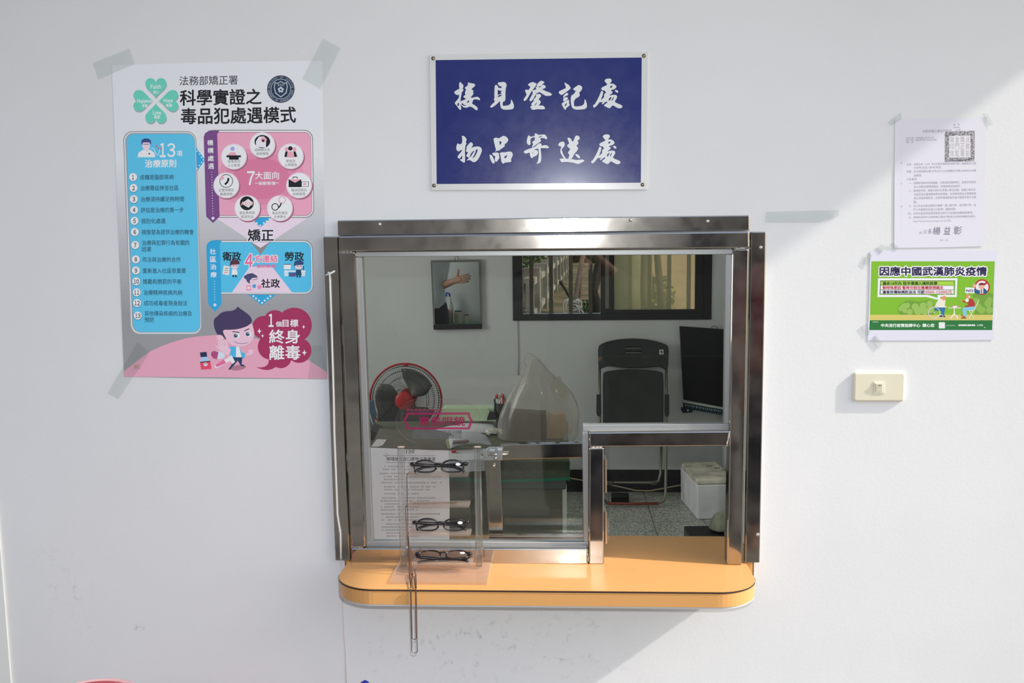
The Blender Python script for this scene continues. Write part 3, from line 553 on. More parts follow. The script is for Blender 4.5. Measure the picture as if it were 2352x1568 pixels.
LIST = [(305.7, 407, [('成癮是腦部疾病', 399)]), (306.8, 432, [('治療需延伸至社區', 410)]), (307.4, 457.5, [('治療須持續足夠時間', 422.6)]), (308, 482.4, [('評估是治療的第一步', 422)]), (309, 507.5, [('個別化處遇', 380)]), (309.7, 533, [('視復發為提供治療的機會', 445)]), (310.6, 563, [('治療與犯罪行為有關的', 435), ('因素', 348)]), (312, 596, [('司法與治療的合作', 415)]), (312.3, 621.5, [('重新進入社區很重要', 427)]), (313, 646.5, [('獎勵和懲罰的平衡', 417)]), (314, 671.6, [('治療精神疾病共病', 418.6)]), (315, 696, [('成功戒毒者現身說法', 430)]), (316.5, 725, [('其他傳染疾病的治療及', 441), ('預防', 354)])]
for i, (x, y, ls) in enumerate(LIST):
    po.poly(circ(x, y, 10.2), c(60, 120, 150), 5); po.poly(circ(x, y-.5, 9.3), c(214, 212, 214), 6)
    n = str(i+1); W_ = 6.2
    for q_, dg in enumerate(n):
        xx = x+(q_-(len(n)-1)/2)*6.4; po.text(chr(ord(dg)+0xFEE0), xx-(2.2 if dg == '1' else 3), y-5.5, xx+(2.2 if dg == '1' else 3), y+5, c(58, 60, 66), 7, .5, tilt=0)
    for k, (s, xe) in enumerate(ls):
        yy = y if len(ls) == 1 else (y-5.5 if k == 0 else y+9); po.text(s, x+15.5, yy-6, xe, yy+6, c(46, 82, 98), 6, .2)
def ribbon(x0, y0, x1, ys, ytip, col, chars, ych, dots, big):
    po.poly([(x0, y0+14), (x0+3, y0+6), (x0+12, y0), (x1+5, y0), (x1, y0+8)]+LX([(x1, ys), ((x0+x1)/2, ytip), (x0, ys)], y0), col, 5)
    for ch, y in zip(chars, ych): po.text(ch, (x0+x1)/2-8+lean(x0)*(y-y0), y, (x0+x1)/2+6+lean(x0)*(y-y0), y+13, WHT, 6, .4, tilt=0)
    y = dots
    while y < big-6: po.poly(circ((x0+x1)/2+lean(x0)*(y-y0), y, 1.1, n=6), WHT, 6); y += 6
    po.poly(circ((x0+x1)/2+lean(x0)*(big-y0), big, 3.6, n=14), c(200, 195, 210), 6)
PINK = c(214, 148, 170); PINK2 = c(196, 112, 142)
po.poly([(494, 499), (706, 501), (600, 569)], c(214, 194, 206), 1)
po.poly(LX(rrect(470, 298, 718.5, 500, 20), 298), c(128, 128, 128), 1); po.poly(LX(rrect(472, 300, 716.5, 498, 19), 298), c(212, 212, 212), 2); po.poly(LX(rrect(474, 303, 714, 495.5, 16), 298), c(150, 120, 130), 3)
po.poly(LX(rrect(476, 304.5, 713, 494, 15), 298), PINK, 4)
for i, rr in enumerate([100, 84, 66]): po.poly(circ(600, 410, rr, rr*.72), tuple(PINK[j]+(PINK2[j]-PINK[j])*(i+1)/3 for j in range(3)), 5+i)
ribbon(468, 300, 499, 497, 512, c(110, 68, 122), '機構處遇', [321, 339, 357, 375], 395, 501)
RING = [(537.4, 359.7, '戒毒成功', '人士教育'), (602.7, 333, '成癮概念及', '戒癮策略'), (668, 358.7, '家庭及', '人際關係'), (519.8, 425.6, '正確用藥及', '醫療諮詢'), (687, 425.6, '職涯發展及', '財務管理'), (568, 477.7, '衛生教育與', '愛滋防治'), (643, 478, '毒品危害及', '法律責任')]
for i, (x, y, a, b2) in enumerate(RING):
    po.poly(circ(x+2.5, y+3, 30), c(150, 96, 112), 8); po.poly(circ(x, y, 29.8), c(232, 192, 204), 9); po.poly(circ(x, y, 27.4), c(222, 216, 218), 10)
    w1, w2 = len(a)*3.55, len(b2)*3.55
    po.text(a, x-w1, y+7.5, x+w1, y+14.5, c(96, 92, 96), 11, tilt=-.012); po.text(b2, x-w2, y+16.5, x+w2, y+23.5, c(96, 92, 96), 11, tilt=-.012)
IK, IP = c(24, 26, 30), c(226, 150, 165)
x, y = 537.4, 359.7; po.poly(circ(x-3, y-18, 5), c(150, 150, 200), 11); po.poly([(x-16, y-3), (x-8, y-10), (x+3, y-10), (x+7, y-2)], IP, 11); po.rect(x-17, y-3, x+16, y+1.5, IK, 12); po.rect(x-11, y+1.5, x+11, y+7, IK, 12)
x, y = 602.7, 333; po.poly(circ(x, y-8, 18, 15), IK, 11); po.poly([(x-14, y+4), (x-15, y-8), (x-8, y-19), (x+4, y-20), (x+9, y-12), (x+8, y+6)], c(225, 205, 210), 12); po.poly(circ(x+3, y-12, 7, 6), IP, 13); po.poly(circ(x+2, y-10, 3, n=8), IK, 14)
x, y = 668, 358.7; po.poly(circ(x-1, y-18, 5), IK, 12); po.poly(circ(x-9, y-16, 5), IP, 11); po.poly(circ(x+8, y-16, 5), IP, 11); po.poly([(x-15, y+1), (x-12, y-11), (x-7, y-11), (x-9, y+2)], IK, 12); po.poly([(x+15, y+1), (x+11, y-11), (x+6, y-11), (x+8, y+2)], IK, 12); po.poly([(x-9, y+3), (x-6, y-11), (x+4, y-11), (x+8, y+3)], IP, 11)
x, y = 519.8, 425.6; po.poly(circ(x, y-10, 15.5), c(58, 60, 70), 11); po.poly(circ(x, y-10, 14), c(222, 216, 218), 12); po.line([(x+5, y-17), (x+4, y-9), (x-3, y-2)], 4.5, IK, 13); po.rect(x-14, y-19, x-5, y-15, IP, 13); po.rect(x-11.5, y-21.5, x-7.5, y-12.5, IP, 13)
x, y = 687, 425.6; po.poly([(x-24, y-14), (x+5, y-14), (x+5, y+4), (x-24, y+4)], IK, 11); po.poly([(x-24, y-14), (x+5, y-14), (x-9, y-6)], IP, 12); po.line([(x-14, y-15), (x-14, y-19), (x-4, y-19), (x-4, y-15)], 1.6, IK, 12); po.rect(x+5, y-9, x+22, y+3, IK, 11); po.rect(x+6.2, y-8, x+20.8, y+2, c(222, 216, 218), 12); po.poly(circ(x+13, y-3, 4, 3, n=10), IP, 13)
x, y = 568, 477.7; po.poly(circ(x-1, y-11, 16), IK, 11); po.poly([(x-14, y-10), (x+2, y-21), (x+14, y-12), (x+3, y-1)], c(222, 216, 218), 12); po.text('AIDS', x-15, y-15, x+13, y-6, IP, 13, .6)
x, y = 643, 478
for dx, dy in [(5, -19), (-11, -3)]:
    po.poly(circ(x+dx, y+dy, 8.5), IK if dx < 0 else IP, 11); po.poly(circ(x+dx, y+dy, 6.5), c(222, 216, 218), 12)
po.line([(x-3, y-1), (x+1, y-6), (x+3, y-12)], 3, IK, 13)
po.text('７', 566, 393, 584, 425, WHT, 10, 1.2, skew=-.05); po.text('大面向', 586, 394, 641, 412, WHT, 10, .5); po.text('個案管理', 593, 417, 633, 425, WHT, 10, .25); po.rect(586, 420, 592, 421.4, WHT, 10); po.rect(634, 419.4, 640, 420.8, WHT, 10)
po.poly([(578, 504), (583, 499.5), (624, 499.5), (598.5, 521.5)], BLD, 3)
for x, y in [(584, 507), (590, 512), (598, 517.5), (606, 512), (612, 507.5), (619, 502.5)]: po.poly(circ(x, y, 2, n=8), WHT, 4)
# lower panel
po.poly(LX(rrect(474, 551, 718, 675.5, 20), 551), c(128, 128, 128), 2); po.poly(LX(rrect(476, 553, 716.3, 674, 19), 551), c(212, 212, 212), 3); po.poly(LX(rrect(479, 555.5, 714, 671.5, 16), 551), c(110, 130, 140), 4); po.poly(LX(rrect(480, 556.5, 713.5, 670.8, 16), 551), c(78, 174, 208), 5)
po.poly([(574, 612), (625, 612), (671, 671), (533, 671)], c(214, 190, 204), 6)
po.poly([(576, 555), (621, 555), (598.5, 585)], c(128, 128, 126), 6); po.poly([(578, 556), (619, 556), (598.5, 569)], c(214, 198, 210), 7)
ribbon(474, 552, 505, 698, 716, BLD, '社區治療', [571, 588.7, 606, 624], 646, 700)
po.text('矯正', 567, 524, 631, 556, c(214, 205, 212), 8, 3.0); po.text('矯正', 569, 526, 629, 554, TXT, 9, 1.0)
for s, x0, y0, x1, y1 in [('衛政', 511, 578, 554, 599), ('勞政', 654, 578, 698.5, 599), ('社政', 600, 640, 643, 661)]: po.text(s, x0, y0, x1, y1, TXT, 9, .8)
ROS = c(216, 96, 138)
po.text('４', 560, 581, 582, 616, WHT, 8, 2.4, skew=-.05); po.text('４', 562, 583, 580, 614, ROS, 9, 1.1, skew=-.05); po.text('方連結', 582, 584, 639.5, 604, WHT, 8, 1.6); po.text('方連結', 584, 585.5, 638, 602.5, ROS, 9, .5); po.text('連結機構', 589, 607, 632, 615, ROS, 9, .25); po.rect(583, 611, 588, 612, ROS, 9); po.rect(633, 610, 638, 611, ROS, 9)
SK = c(224, 186, 196)
def figure(x, y, hair, coat, extra):
    po.poly(circ(x, y, 9, 8.5), SK, 9); po.poly([(x-11, y+2), (x-10, y-9), (x-3, y-13), (x+8, y-12), (x+12, y-6), (x+10, y-2), (x-6, y-1)], hair, 10)
    po.poly([(x-6, y+9), (x+5, y+9), (x+7, y+22), (x-7, y+22)], coat, 9); po.rect(x-5, y+22, x-1, y+27, NAVY, 9); po.rect(x+1, y+22, x+5, y+27, NAVY, 9)
    po.line([(x-4, y+1), (x, y+1)], 1.2, NAVY, 11); po.line([(x+3, y+1), (x+7, y+1)], 1.2, NAVY, 11)
po.poly([(514, 609), (528, 612), (526, 632), (511, 629)], c(205, 205, 200), 9); po.line([(517, 616), (525, 617)], 1, NAVY, 10); po.line([(516, 620), (524, 621)], 1, NAVY, 10); po.line([(515, 625), (523, 626)], 1.6, ROS, 10)
figure(539, 609, c(80, 48, 56), c(214, 218, 222), 0); figure(686, 610, c(44, 70, 110), c(34, 66, 100), 0)
po.rect(652, 606, 668, 618, c(214, 218, 222), 8); po.rect(652, 606, 668, 607.5, NAVY, 9); po.rect(653, 621, 702, 624, c(214, 218, 222), 8); po.rect(653, 624, 662, 634, c(190, 205, 215), 8); po.rect(692, 624, 701, 634, c(190, 205, 215), 8); po.rect(664, 626, 679, 635, c(80, 78, 120), 9); po.rect(692, 611, 694, 620, ROS, 8); po.rect(696, 611, 698, 620, NAVY, 8)
po.poly(circ(579, 641, 13, 11), SK, 9); po.poly([(563, 634), (568, 629), (580, 627), (590, 633), (592, 637), (580, 638), (574, 644), (574, 652), (567, 646)], c(66, 68, 104), 10); po.poly(circ(565, 636, 4.5), c(66, 68, 104), 10); po.line([(580, 643), (592, 640)], 1, NAVY, 11); po.poly([(580, 653), (588, 653), (587, 661), (581, 661)], c(60, 140, 190), 9); po.rect(566, 655, 577, 667, c(222, 130, 150), 9); po.rect(568, 658, 575, 664, c(222, 205, 210), 10); po.poly(circ(596, 659, 5), c(226, 130, 170), 9)
po.poly([(570, 676.5), (634, 676.5), (603, 699.5), (600, 699.5)], BLD, 2)
for x, y in [(582, 680), (588, 685), (595, 690), (602, 695), (608, 690), (615, 685), (621, 680)]: po.poly(circ(x, y, 2.3, n=8), WHT, 3)
# foot of the poster
po.poly([(284, 853), (312, 831), (342.6, 808), (370, 795), (397.7, 785), (425, 777), (455, 772), (497.6, 769), (540, 770), (590, 777), (640, 793), (680, 811), (707.7, 826), (750, 854), (752, 870), (640, 868), (500, 866), (285, 865)], c(206, 150, 168), 2)
po.poly([(307, 838), (321, 838), (321, 847), (307, 847)], c(150, 110, 110), 3); po.rect(308, 839, 320, 846, c(206, 160, 160), 4); po.text('廣告', 309.5, 840, 318.5, 845, c(80, 60, 60), 5)
F = Z(470, 690, 8.11); CLD = c(150, 46, 84)
for x, y, r in [(1100, 500, 215), (1310, 390, 212), (1670, 460, 328), (1760, 930, 232), (1230, 860, 240), (1420, 1060, 200), (1450, 750, 330)]: po.poly(F(circ(x, y, r)), CLD, 3)
po.poly(F([(965, 1240), (1010, 1262), (1090, 1285), (1170, 1295), (1260, 1275), (1330, 1235), (1300, 1100), (1190, 1090), (1195, 1140), (1170, 1200), (1110, 1235), (1040, 1246)]), CLD, 3.5)
for s, x0, y0, x1, y1, bo in [('１', 1190, 245, 1285, 492, 1.2), ('個', 1325, 388, 1436, 488, .4), ('目標', 1450, 350, 1745, 492, .6), ('終身', 1200, 538, 1778, 802, 1.1), ('離毒', 1205, 830, 1785, 1104, 1.1)]:
    (a0, b0), (a1, b1) = F([(x0, y0), (x1, y1)]); po.text(s, a0, b0, a1, b1, c(226, 224, 220), 5, bo, tilt=0)
for x, y, r in [(1020, 570, 45), (1080, 657, 30), (1845, 490, 32), (1858, 970, 48)]: po.poly(F([(x, y-r*1.25), (x+r*.3, y-r*.3), (x+r, y), (x+r*.3, y+r*.3), (x, y+r*1.25), (x-r*.3, y+r*.3), (x-r, y), (x-r*.3, y-r*.3)]), WHT, 5)
HAIR = c(64, 54, 86); SKN = c(212, 176, 190)
po.poly(F(circ(620, 1250, 150, 50, rot=-.12)), c(160, 110, 124), 3)
po.poly(F(chaikin([(340, 540), (600, 500), (880, 410), (905, 500), (928, 600), (915, 690), (860, 780), (760, 840), (620, 855), (500, 825), (420, 740), (350, 640)])), SKN, 4)
po.poly(F(circ(292, 690, 64)), SKN, 4)
po.poly(F(chaikin([(165, 420), (180, 340), (230, 300), (300, 230), (380, 200), (520, 190), (580, 160), (620, 108), (660, 150), (760, 215), (850, 290), (885, 370), (870, 420), (790, 480), (640, 530), (480, 545), (345, 542), (345, 600), (408, 724), (380, 720), (320, 640), (240, 640), (190, 540)])), HAIR, 5)
for x, y in [(585, 655), (808, 625)]:
    po.poly(F(circ(x+15, y, 52, 50)), WHT, 5); po.poly(F(circ(x-5, y, 36)), c(40, 76, 100), 6); po.poly(F(circ(x+5, y-14, 10, n=8)), WHT, 7)
po.line(F([(520, 575), (648, 596)]), 2, c(40, 50, 76), 6); po.line(F([(740, 568), (832, 522)]), 2, c(40, 50, 76), 6)
po.line(F([(540, 762), (610, 792), (690, 802), (760, 794), (808, 780)]), 1.0, c(90, 70, 130), 6)
po.poly(F([(415, 905), (480, 855), (645, 860), (690, 960), (762, 985), (740, 1082), (690, 1070), (580, 1062), (465, 1062), (490, 905)]), c(70, 164, 204), 4); po.poly(F([(588, 858), (642, 860), (692, 1058), (582, 1060)]), c(216, 212, 220), 5)
po.poly(F([(470, 1055), (705, 1055), (690, 1180), (755, 1215), (750, 1226), (680, 1222), (618, 1120), (475, 1288), (440, 1285), (510, 1180)]), c(36, 60, 92), 5)
po.poly(F([(760, 1000), (830, 960), (800, 930), (840, 915), (905, 910), (905, 975), (850, 1010), (765, 1030)]), SKN, 4)
po.poly(F([(240, 760), (420, 730), (440, 860), (490, 910), (450, 1020), (360, 1000), (250, 900), (190, 850), (215, 838), (258, 870)]), SKN, 6)
for x in (290, 330, 372): po.line(F([(x, 760), (x+6, 835)]), .9, c(196, 140, 160), 7)
po.poly(F(circ(240, 1015, 140, 72, rot=.14)), c(190, 200, 224), 4); po.poly(F([(110, 1010), (130, 955), (180, 938), (258, 958), (232, 1092), (160, 1075)]), c(160, 70, 112), 5)
po.poly(F([(180, 1190), (440, 1065), (480, 1120), (230, 1260), (190, 1245)]), c(224, 205, 212), 5); po.poly(F([(190, 1195), (360, 1100), (400, 1160), (230, 1240)]), c(206, 96, 136), 6)
po.poly(F([(430, 1065), (500, 1015), (570, 1140), (520, 1180)]), c(214, 205, 205), 7)
G = Z(260, 560, 4.356)
po.poly(G([(868, 1085), (935, 1080), (940, 1128), (876, 1134)]), c(38, 46, 76), 5); po.poly(G([(880, 1132), (936, 1128), (975, 1172), (868, 1184)]), c(150, 180, 214), 5); po.poly(G([(868, 1180), (972, 1168), (984, 1250), (880, 1258)]), c(206, 70, 96), 5); po.poly(G([(868, 1180), (972, 1170), (973, 1178), (869, 1188)]), IK, 6); po.poly(G(circ(925, 1204, 20, 18)), c(222, 205, 210), 6); po.poly(G(circ(918, 1200, 5, n=8)), IK, 7); po.poly(G(circ(932, 1199, 5, n=8)), IK, 7)
tag(po.build('poster'), 'large grey poster with green clover and cartoon figures left of the hatch', 'poster')
# ------------------------------------------------------------------ typed notice
K2 = 1.0
def d(r, g, b): return S(r, g, b, K2)
no = Print(-.0012, eps=3e-5, slope=lambda y: -.017)
no.poly([(2055.6, 274.3), (2160, 271), (2266, 269.3), (2263, 420), (2260, 565.4), (2160, 568), (2053.9, 569.3), (2054.4, 420)], mat('notice_paper', S(226, 224, 232, K2), .6), 0)
T1 = d(168, 161, 176); T2 = d(146, 140, 156)
def nt_(s, x0, y, x1, h=5.8, col=T1, bold=.12): no.text(s, x0, y-h/2, x1, y+h/2, col, 1, bold)
nt_('檔　號', 2190, 286.5, 2204, 3.2); nt_('保存年限', 2190, 293, 2204, 3.2); nt_('法務部矯正署金門監獄', 2118, 301.5, 2186, 7); nt_('公告', 2195, 299.5, 2207, 7)
nt_('發文日期：中華民國109年5月19日', 2081, 317, 2145, 4); nt_('發文字號：金監戒字第10905000250號', 2081, 322, 2151, 4); nt_('附件：無', 2081, 327, 2097, 4)
for s, x0, y, x1 in [('主旨：本監自本（109）年6月起恢復辦理每個月第一個星期日之假', 2082, 377.5, 2242), ('日接見(含送入飲食)事宜。', 2099, 385.3, 2163), ('依據：依法務部矯正署109年5月15日法矯署安字第10904003500號', 2082, 394, 2242), ('函辦理。', 2099, 403, 2118), ('公告事項：', 2082, 411.6, 2107), ('一、因應新冠肺炎疫情趨緩，社區感染風險降低，為維持本監收', 2087, 420.5, 2242), ('容人與親友間情感連結，恢復辦理旨揭接見。', 2099, 429, 2207), ('二、辦理接見時，請親友做好完善個人衛生防護，配戴口罩及至', 2087, 438, 2241), ('本監防疫站量測體溫等防疫措施，有發燒者請自主健康管理', 2099, 446.5, 2242), ('禁止來監辦理接見，另請申請遠距接見或行動接見等方式辦', 2099, 455, 2242), ('理。', 2098, 464, 2107), ('三、本公布含本監合署辦公機關（連江看守所、金門看守所、金', 2087, 473, 2242), ('門少年觀護所及連江分監等）遵照辦理。', 2098, 481.5, 2196), ('四、未來本監將視疫情發展狀況再行公告通知相關辦理事項。', 2086, 490.5, 2235), ('五、相關訊息併於法務部矯正署金門監獄全球資訊網網站(網址:', 2087, 499.5, 2241), ('http://www.kmp.moj.gov.tw)公布。', 2097, 508, 2185)]: nt_(s, x0, y, x1)
for ch, x0, x1, a, b2 in [('典', 2110, 2118, 531, 538), ('獄', 2120, 2129, 527, 537), ('長', 2131, 2139, 526, 537), ('楊', 2141, 2159, 521, 539), ('益', 2167, 2182, 520, 539), ('彰', 2189, 2208, 519, 539)]: no.text(ch, x0, a, x1, b2, d(190, 186, 198) if x1 < 2130 else T2, 1, .25 if x0 < 2140 else .6, tilt=0, skew=-.12)
nt_('第1頁　共1頁', 2159, 551.5, 2178, 3); nt_('裝', 2069, 374, 2072.5, 3.2); nt_('訂', 2069, 422, 2072.5, 3.2); nt_('線', 2069, 474, 2072.5, 3.2)
y = 290
while y < 550: no.rect(2070.2, y, 2070.7, y+2.6, d(205, 203, 214), 1); y += 5
m, ntt, out = new_mat('stamp_ink'); b = pbsdf(ntt, (.2, .2, .2), .6, spec=.2); tc = node(ntt, 'ShaderNodeTexCoord'); n = node(ntt, 'ShaderNodeTexNoise', i_Scale=420.0, i_Detail=3.0); ntt.links.new(tc.outputs['Object'], n.inputs['Vector'])
r = node(ntt, 'ShaderNodeValToRGB'); r.color_ramp.elements[0].position = .38; r.color_ramp.elements[0].color = (.13, .13, .14, 1); r.color_ramp.elements[1].position = .62; r.color_ramp.elements[1].color = (.55, .54, .57, 1)
ntt.links.new(n.outputs['Fac'], r.inputs[0]); ntt.links.new(r.outputs[0], b.inputs['Base Color']); ntt.links.new(b.outputs[0], out.inputs[0])
no.poly([(2170, 302), (2239, 300), (2238.5, 370.5), (2170, 372)], m, 2); no.poly([(2180, 312), (2229, 311), (2229, 361), (2180, 362)], d(228, 225, 231), 3)
for k, col in enumerate(['法務部', '矯正署', '金門監', '獄印信']):
    for j, ch in enumerate(col): no.text(ch, 2218-k*12, 313+j*16, 2227-k*12, 327+j*16, d(172, 165, 172), 4, tilt=0)
for pts in ([(2188, 310), (2192, 308), (2197, 307.5)], [(2182, 367), (2192, 369), (2206, 368.5)], [(2207, 368), (2220, 367), (2234, 363.5)]): no.line(pts, 1.2, d(50, 50, 54), 4)
tag(no.build('notice'), 'white typed notice sheet with a square black seal, taped on the right wall', 'notice')
# ------------------------------------------------------------------ green health notice
H = Z(1980, 570, 7.128)
gn = Print(-.0012, eps=3e-5, slope=lambda y: 0.0)
gn.poly(H([(135, 40), (1200, 35), (2205, 42), (2180, 800), (2165, 1500), (1100, 1510), (90, 1512), (118, 800)]), mat('notice_paper2', S(224, 222, 234, K2), .6), 0)
def g(pts, col, layer, **kw): gn.poly(H(pts), d(*col), layer, **kw)
g([(153, 213), (2173, 213), (2136, 1178), (126, 1178)], (128, 186, 46), 1)
g([(130, 1088), (2140, 1088), (2136, 1178), (126, 1178)], (212, 198, 110), 2); g([(126, 1178), (2136, 1178), (2130, 1338), (120, 1338)], (42, 118, 58), 2)
def blob(lst, col, layer):
    for x, y, r in lst: g(circ(x, y, r), col, layer)
BG = [(640, 1000, 60), (700, 930, 80), (760, 900, 60), (860, 920, 80), (940, 910, 70), (1040, 910, 80), (1110, 890, 60), (660, 1040, 60), (760, 1040, 60), (900, 1010, 90), (1010, 1010, 90), (1100, 1000, 60)]
gn.poly(H([(580, 1000), (600, 940), (700, 860), (800, 850), (900, 870), (1000, 860), (1100, 840), (1180, 870), (1190, 1088), (620, 1088)]), d(112, 158, 60), 3)
blob([(630, 990, 40), (690, 950, 55), (740, 935, 45), (700, 1020, 40), (780, 1040, 50), (870, 960, 60), (920, 1020, 70), (1000, 940, 55), (1030, 1030, 60), (1110, 910, 55), (1120, 1000, 60)], (150, 188, 88), 4)
gn.poly(H([(1800, 760), (1900, 740), (2000, 760), (2080, 730), (2150, 740), (2142, 1088), (1840, 1088), (1870, 900)]), d(112, 158, 60), 3)
blob([(1870, 860, 50), (1900, 960, 60), (1960, 1010, 60), (2060, 900, 60), (2090, 840, 45), (2085, 1010, 58)], (140, 180, 80), 4)
def gt(s, x0, y0, x1, y1, col, layer, bold):
    (a0, b0), (a1, b1) = H([(x0, y0), (x1, y1)]); gn.text(s, a0, b0, a1, b1, d(*col), layer, bold)
gt('因應中國武漢肺炎疫情', 268, 280, 2062, 470, (236, 234, 238), 3, 3.2); gt('因應中國武漢肺炎疫情', 285, 298, 2045, 452, (40, 34, 76), 4, 1.25)
g([(262, 490), (1562, 490), (1548, 798), (1282, 798), (1270, 850), (1060, 798), (252, 798)], (236, 236, 240), 3); g([(300, 525), (1526, 525), (1520, 762), (1236, 762), (1238, 812), (1080, 762), (286, 762)], (120, 178, 50), 4)
g([(296, 530), (1510, 530), (1504, 752), (290, 752)], (90, 110, 70), 5)
g([(306, 540), (1503, 540), (1502, 604), (306, 604)], (166, 210, 66), 6); g([(306, 612), (1502, 612), (1501, 676), (305, 676)], (234, 234, 238), 6); g([(305, 684), (1501, 684), (1500, 746), (304, 746)], (234, 234, 238), 6)
gt('過去14天內 從中港澳入境的民眾', 334, 545, 1235, 602, (44, 50, 40), 7, .55); gt('無特殊原因 暫時勿前往機構探視親友', 333, 617, 1332, 673, (190, 44, 62), 7, .5); gt('違者依傳染病防治法 可罰', 332, 689, 1020, 744, (44, 36, 76), 7, .5); gt('3000-15000元', 1030, 689, 1475, 744, (196, 60, 74), 7, .4)
# crossed-out visitor
g(circ(1965, 635, 128), (184, 40, 48), 5); g(circ(1965, 635, 104), (232, 228, 232), 6)
for sx in (-1, 1): g([(1965+sx*84-14, 635-92), (1965+sx*84+14, 635-70), (1965-sx*10, 650), (1965-sx*24, 630)], (184, 40, 48), 7)
g([(1840, 660), (1925, 690), (1940, 660), (2000, 650), (2050, 700), (2040, 740), (1870, 745), (1838, 720)], (38, 92, 132), 8); g([(1935, 668), (1985, 664), (1980, 745), (1928, 745)], (232, 230, 234), 9); g([(1948, 672), (1966, 670), (1962, 745), (1944, 745)], (180, 60, 80), 10); g(circ(1958, 625, 44, 46), (232, 172, 150), 9); g([(1908, 612), (1915, 578), (1960, 562), (2000, 575), (2006, 610), (1990, 600), (1925, 603)], (112, 38, 34), 10); g(circ(1838, 610, 30), (232, 172, 150), 8)
g([(1690, 640), (1842, 645), (1838, 735), (1735, 735), (1718, 748), (1712, 734), (1684, 732)], (232, 232, 238), 8); gt('NO！', 1705, 668, 1850, 715, (48, 44, 90), 9, .5)
# two old men at a table
SKO = (226, 146, 110)
g([(1260, 830), (1330, 820), (1368, 850), (1350, 960), (1190, 960), (1215, 890)], (232, 228, 208), 6); g(circ(1340, 810, 34, 44), SKO, 7); g([(1305, 770), (1370, 750), (1372, 768), (1312, 790)], (236, 232, 228), 8); g([(1250, 940), (1390, 945), (1390, 965), (1250, 968)], (236, 234, 230), 7); g(circ(1388, 955, 13), SKO, 8); g([(1190, 965), (1362, 975), (1340, 1105), (1295, 1100), (1300, 1025), (1190, 1020)], (44, 108, 168), 6); g([(1290, 1095), (1362, 1105), (1362, 1126), (1255, 1122)], (40, 62, 92), 7)
gn.poly(H(circ(1180, 1055, 98)), d(212, 210, 214), 7, [H(circ(1180, 1055, 86))]); gn.poly(H(circ(1290, 1118, 40)), d(212, 210, 214), 7, [H(circ(1290, 1118, 31))]); g(circ(1182, 1052, 14), (190, 190, 190), 7)
g([(1412, 970), (1618, 970), (1618, 982), (1412, 982)], (236, 234, 230), 6); g([(1502, 982), (1514, 982), (1520, 1080), (1582, 1146), (1560, 1150), (1508, 1090), (1455, 1150), (1434, 1148), (1498, 1070)], (236, 234, 230), 6); g([(1465, 940), (1580, 935), (1585, 968), (1460, 968)], (196, 150, 140), 7); g([(1490, 945), (1550, 940), (1555, 968), (1485, 968)], (236, 230, 226), 8)
g(circ(1735, 792, 36, 40), SKO, 7); g(circ(1716, 850, 28, 32), (236, 232, 228), 8); g([(1742, 785), (1770, 785), (1765, 805), (1740, 805)], (236, 232, 228), 8)
g([(1765, 820), (1815, 835), (1848, 900), (1842, 950), (1700, 965), (1680, 945), (1740, 925), (1738, 905), (1640, 870), (1645, 852), (1745, 880)], (178, 52, 54), 7); g(circ(1630, 860, 16), SKO, 7); g([(1645, 985), (1720, 955), (1842, 945), (1845, 985), (1820, 1010), (1710, 1015), (1712, 1120), (1665, 1120), (1640, 1020)], (130, 198, 226), 6); g([(1615, 1082), (1690, 1120), (1712, 1150), (1618, 1150), (1622, 1132), (1660, 1125), (1620, 1098)], (160, 84, 40), 7)
for a, b2 in [((1915, 845), (1830, 1020)), ((1745, 1020), (1835, 1020)), ((1750, 1020), (1825, 1148)), ((1815, 1020), (1748, 1148))]: gn.line(H([a, b2]), 1.6, d(234, 226, 196), 7)
gt('中央流行疫情指揮中心', 310, 1232, 955, 1292, (230, 236, 230), 4, .45); gt('關心您', 990, 1232, 1185, 1290, (230, 236, 230), 4, .45); gt('www.cdc.gov.tw', 1372, 1255, 1528, 1272, (220, 230, 220), 4, .15); gt('疫情通報及諮詢專線', 1575, 1243, 1852, 1275, (230, 236, 230), 4, .3); gt('1922', 1905, 1245, 1980, 1272, (230, 236, 230), 4, .3); gt('廣告', 1995, 1290, 2022, 1304, (220, 230, 220), 4, .1); gt('衛生福利部', 175, 1199, 265, 1213, (220, 230, 220), 4, .1)
gn.line(H([(1886, 1246), (1882, 1258), (1888, 1270), (1898, 1278)]), .9, d(230, 236, 230), 4)
g(rrect(1256, 1210, 1358, 1312, 10), (226, 230, 228), 4)
tag(gn.build('notice'), 'bright green printed health notice with dark headline, taped above the light switch', 'notice')
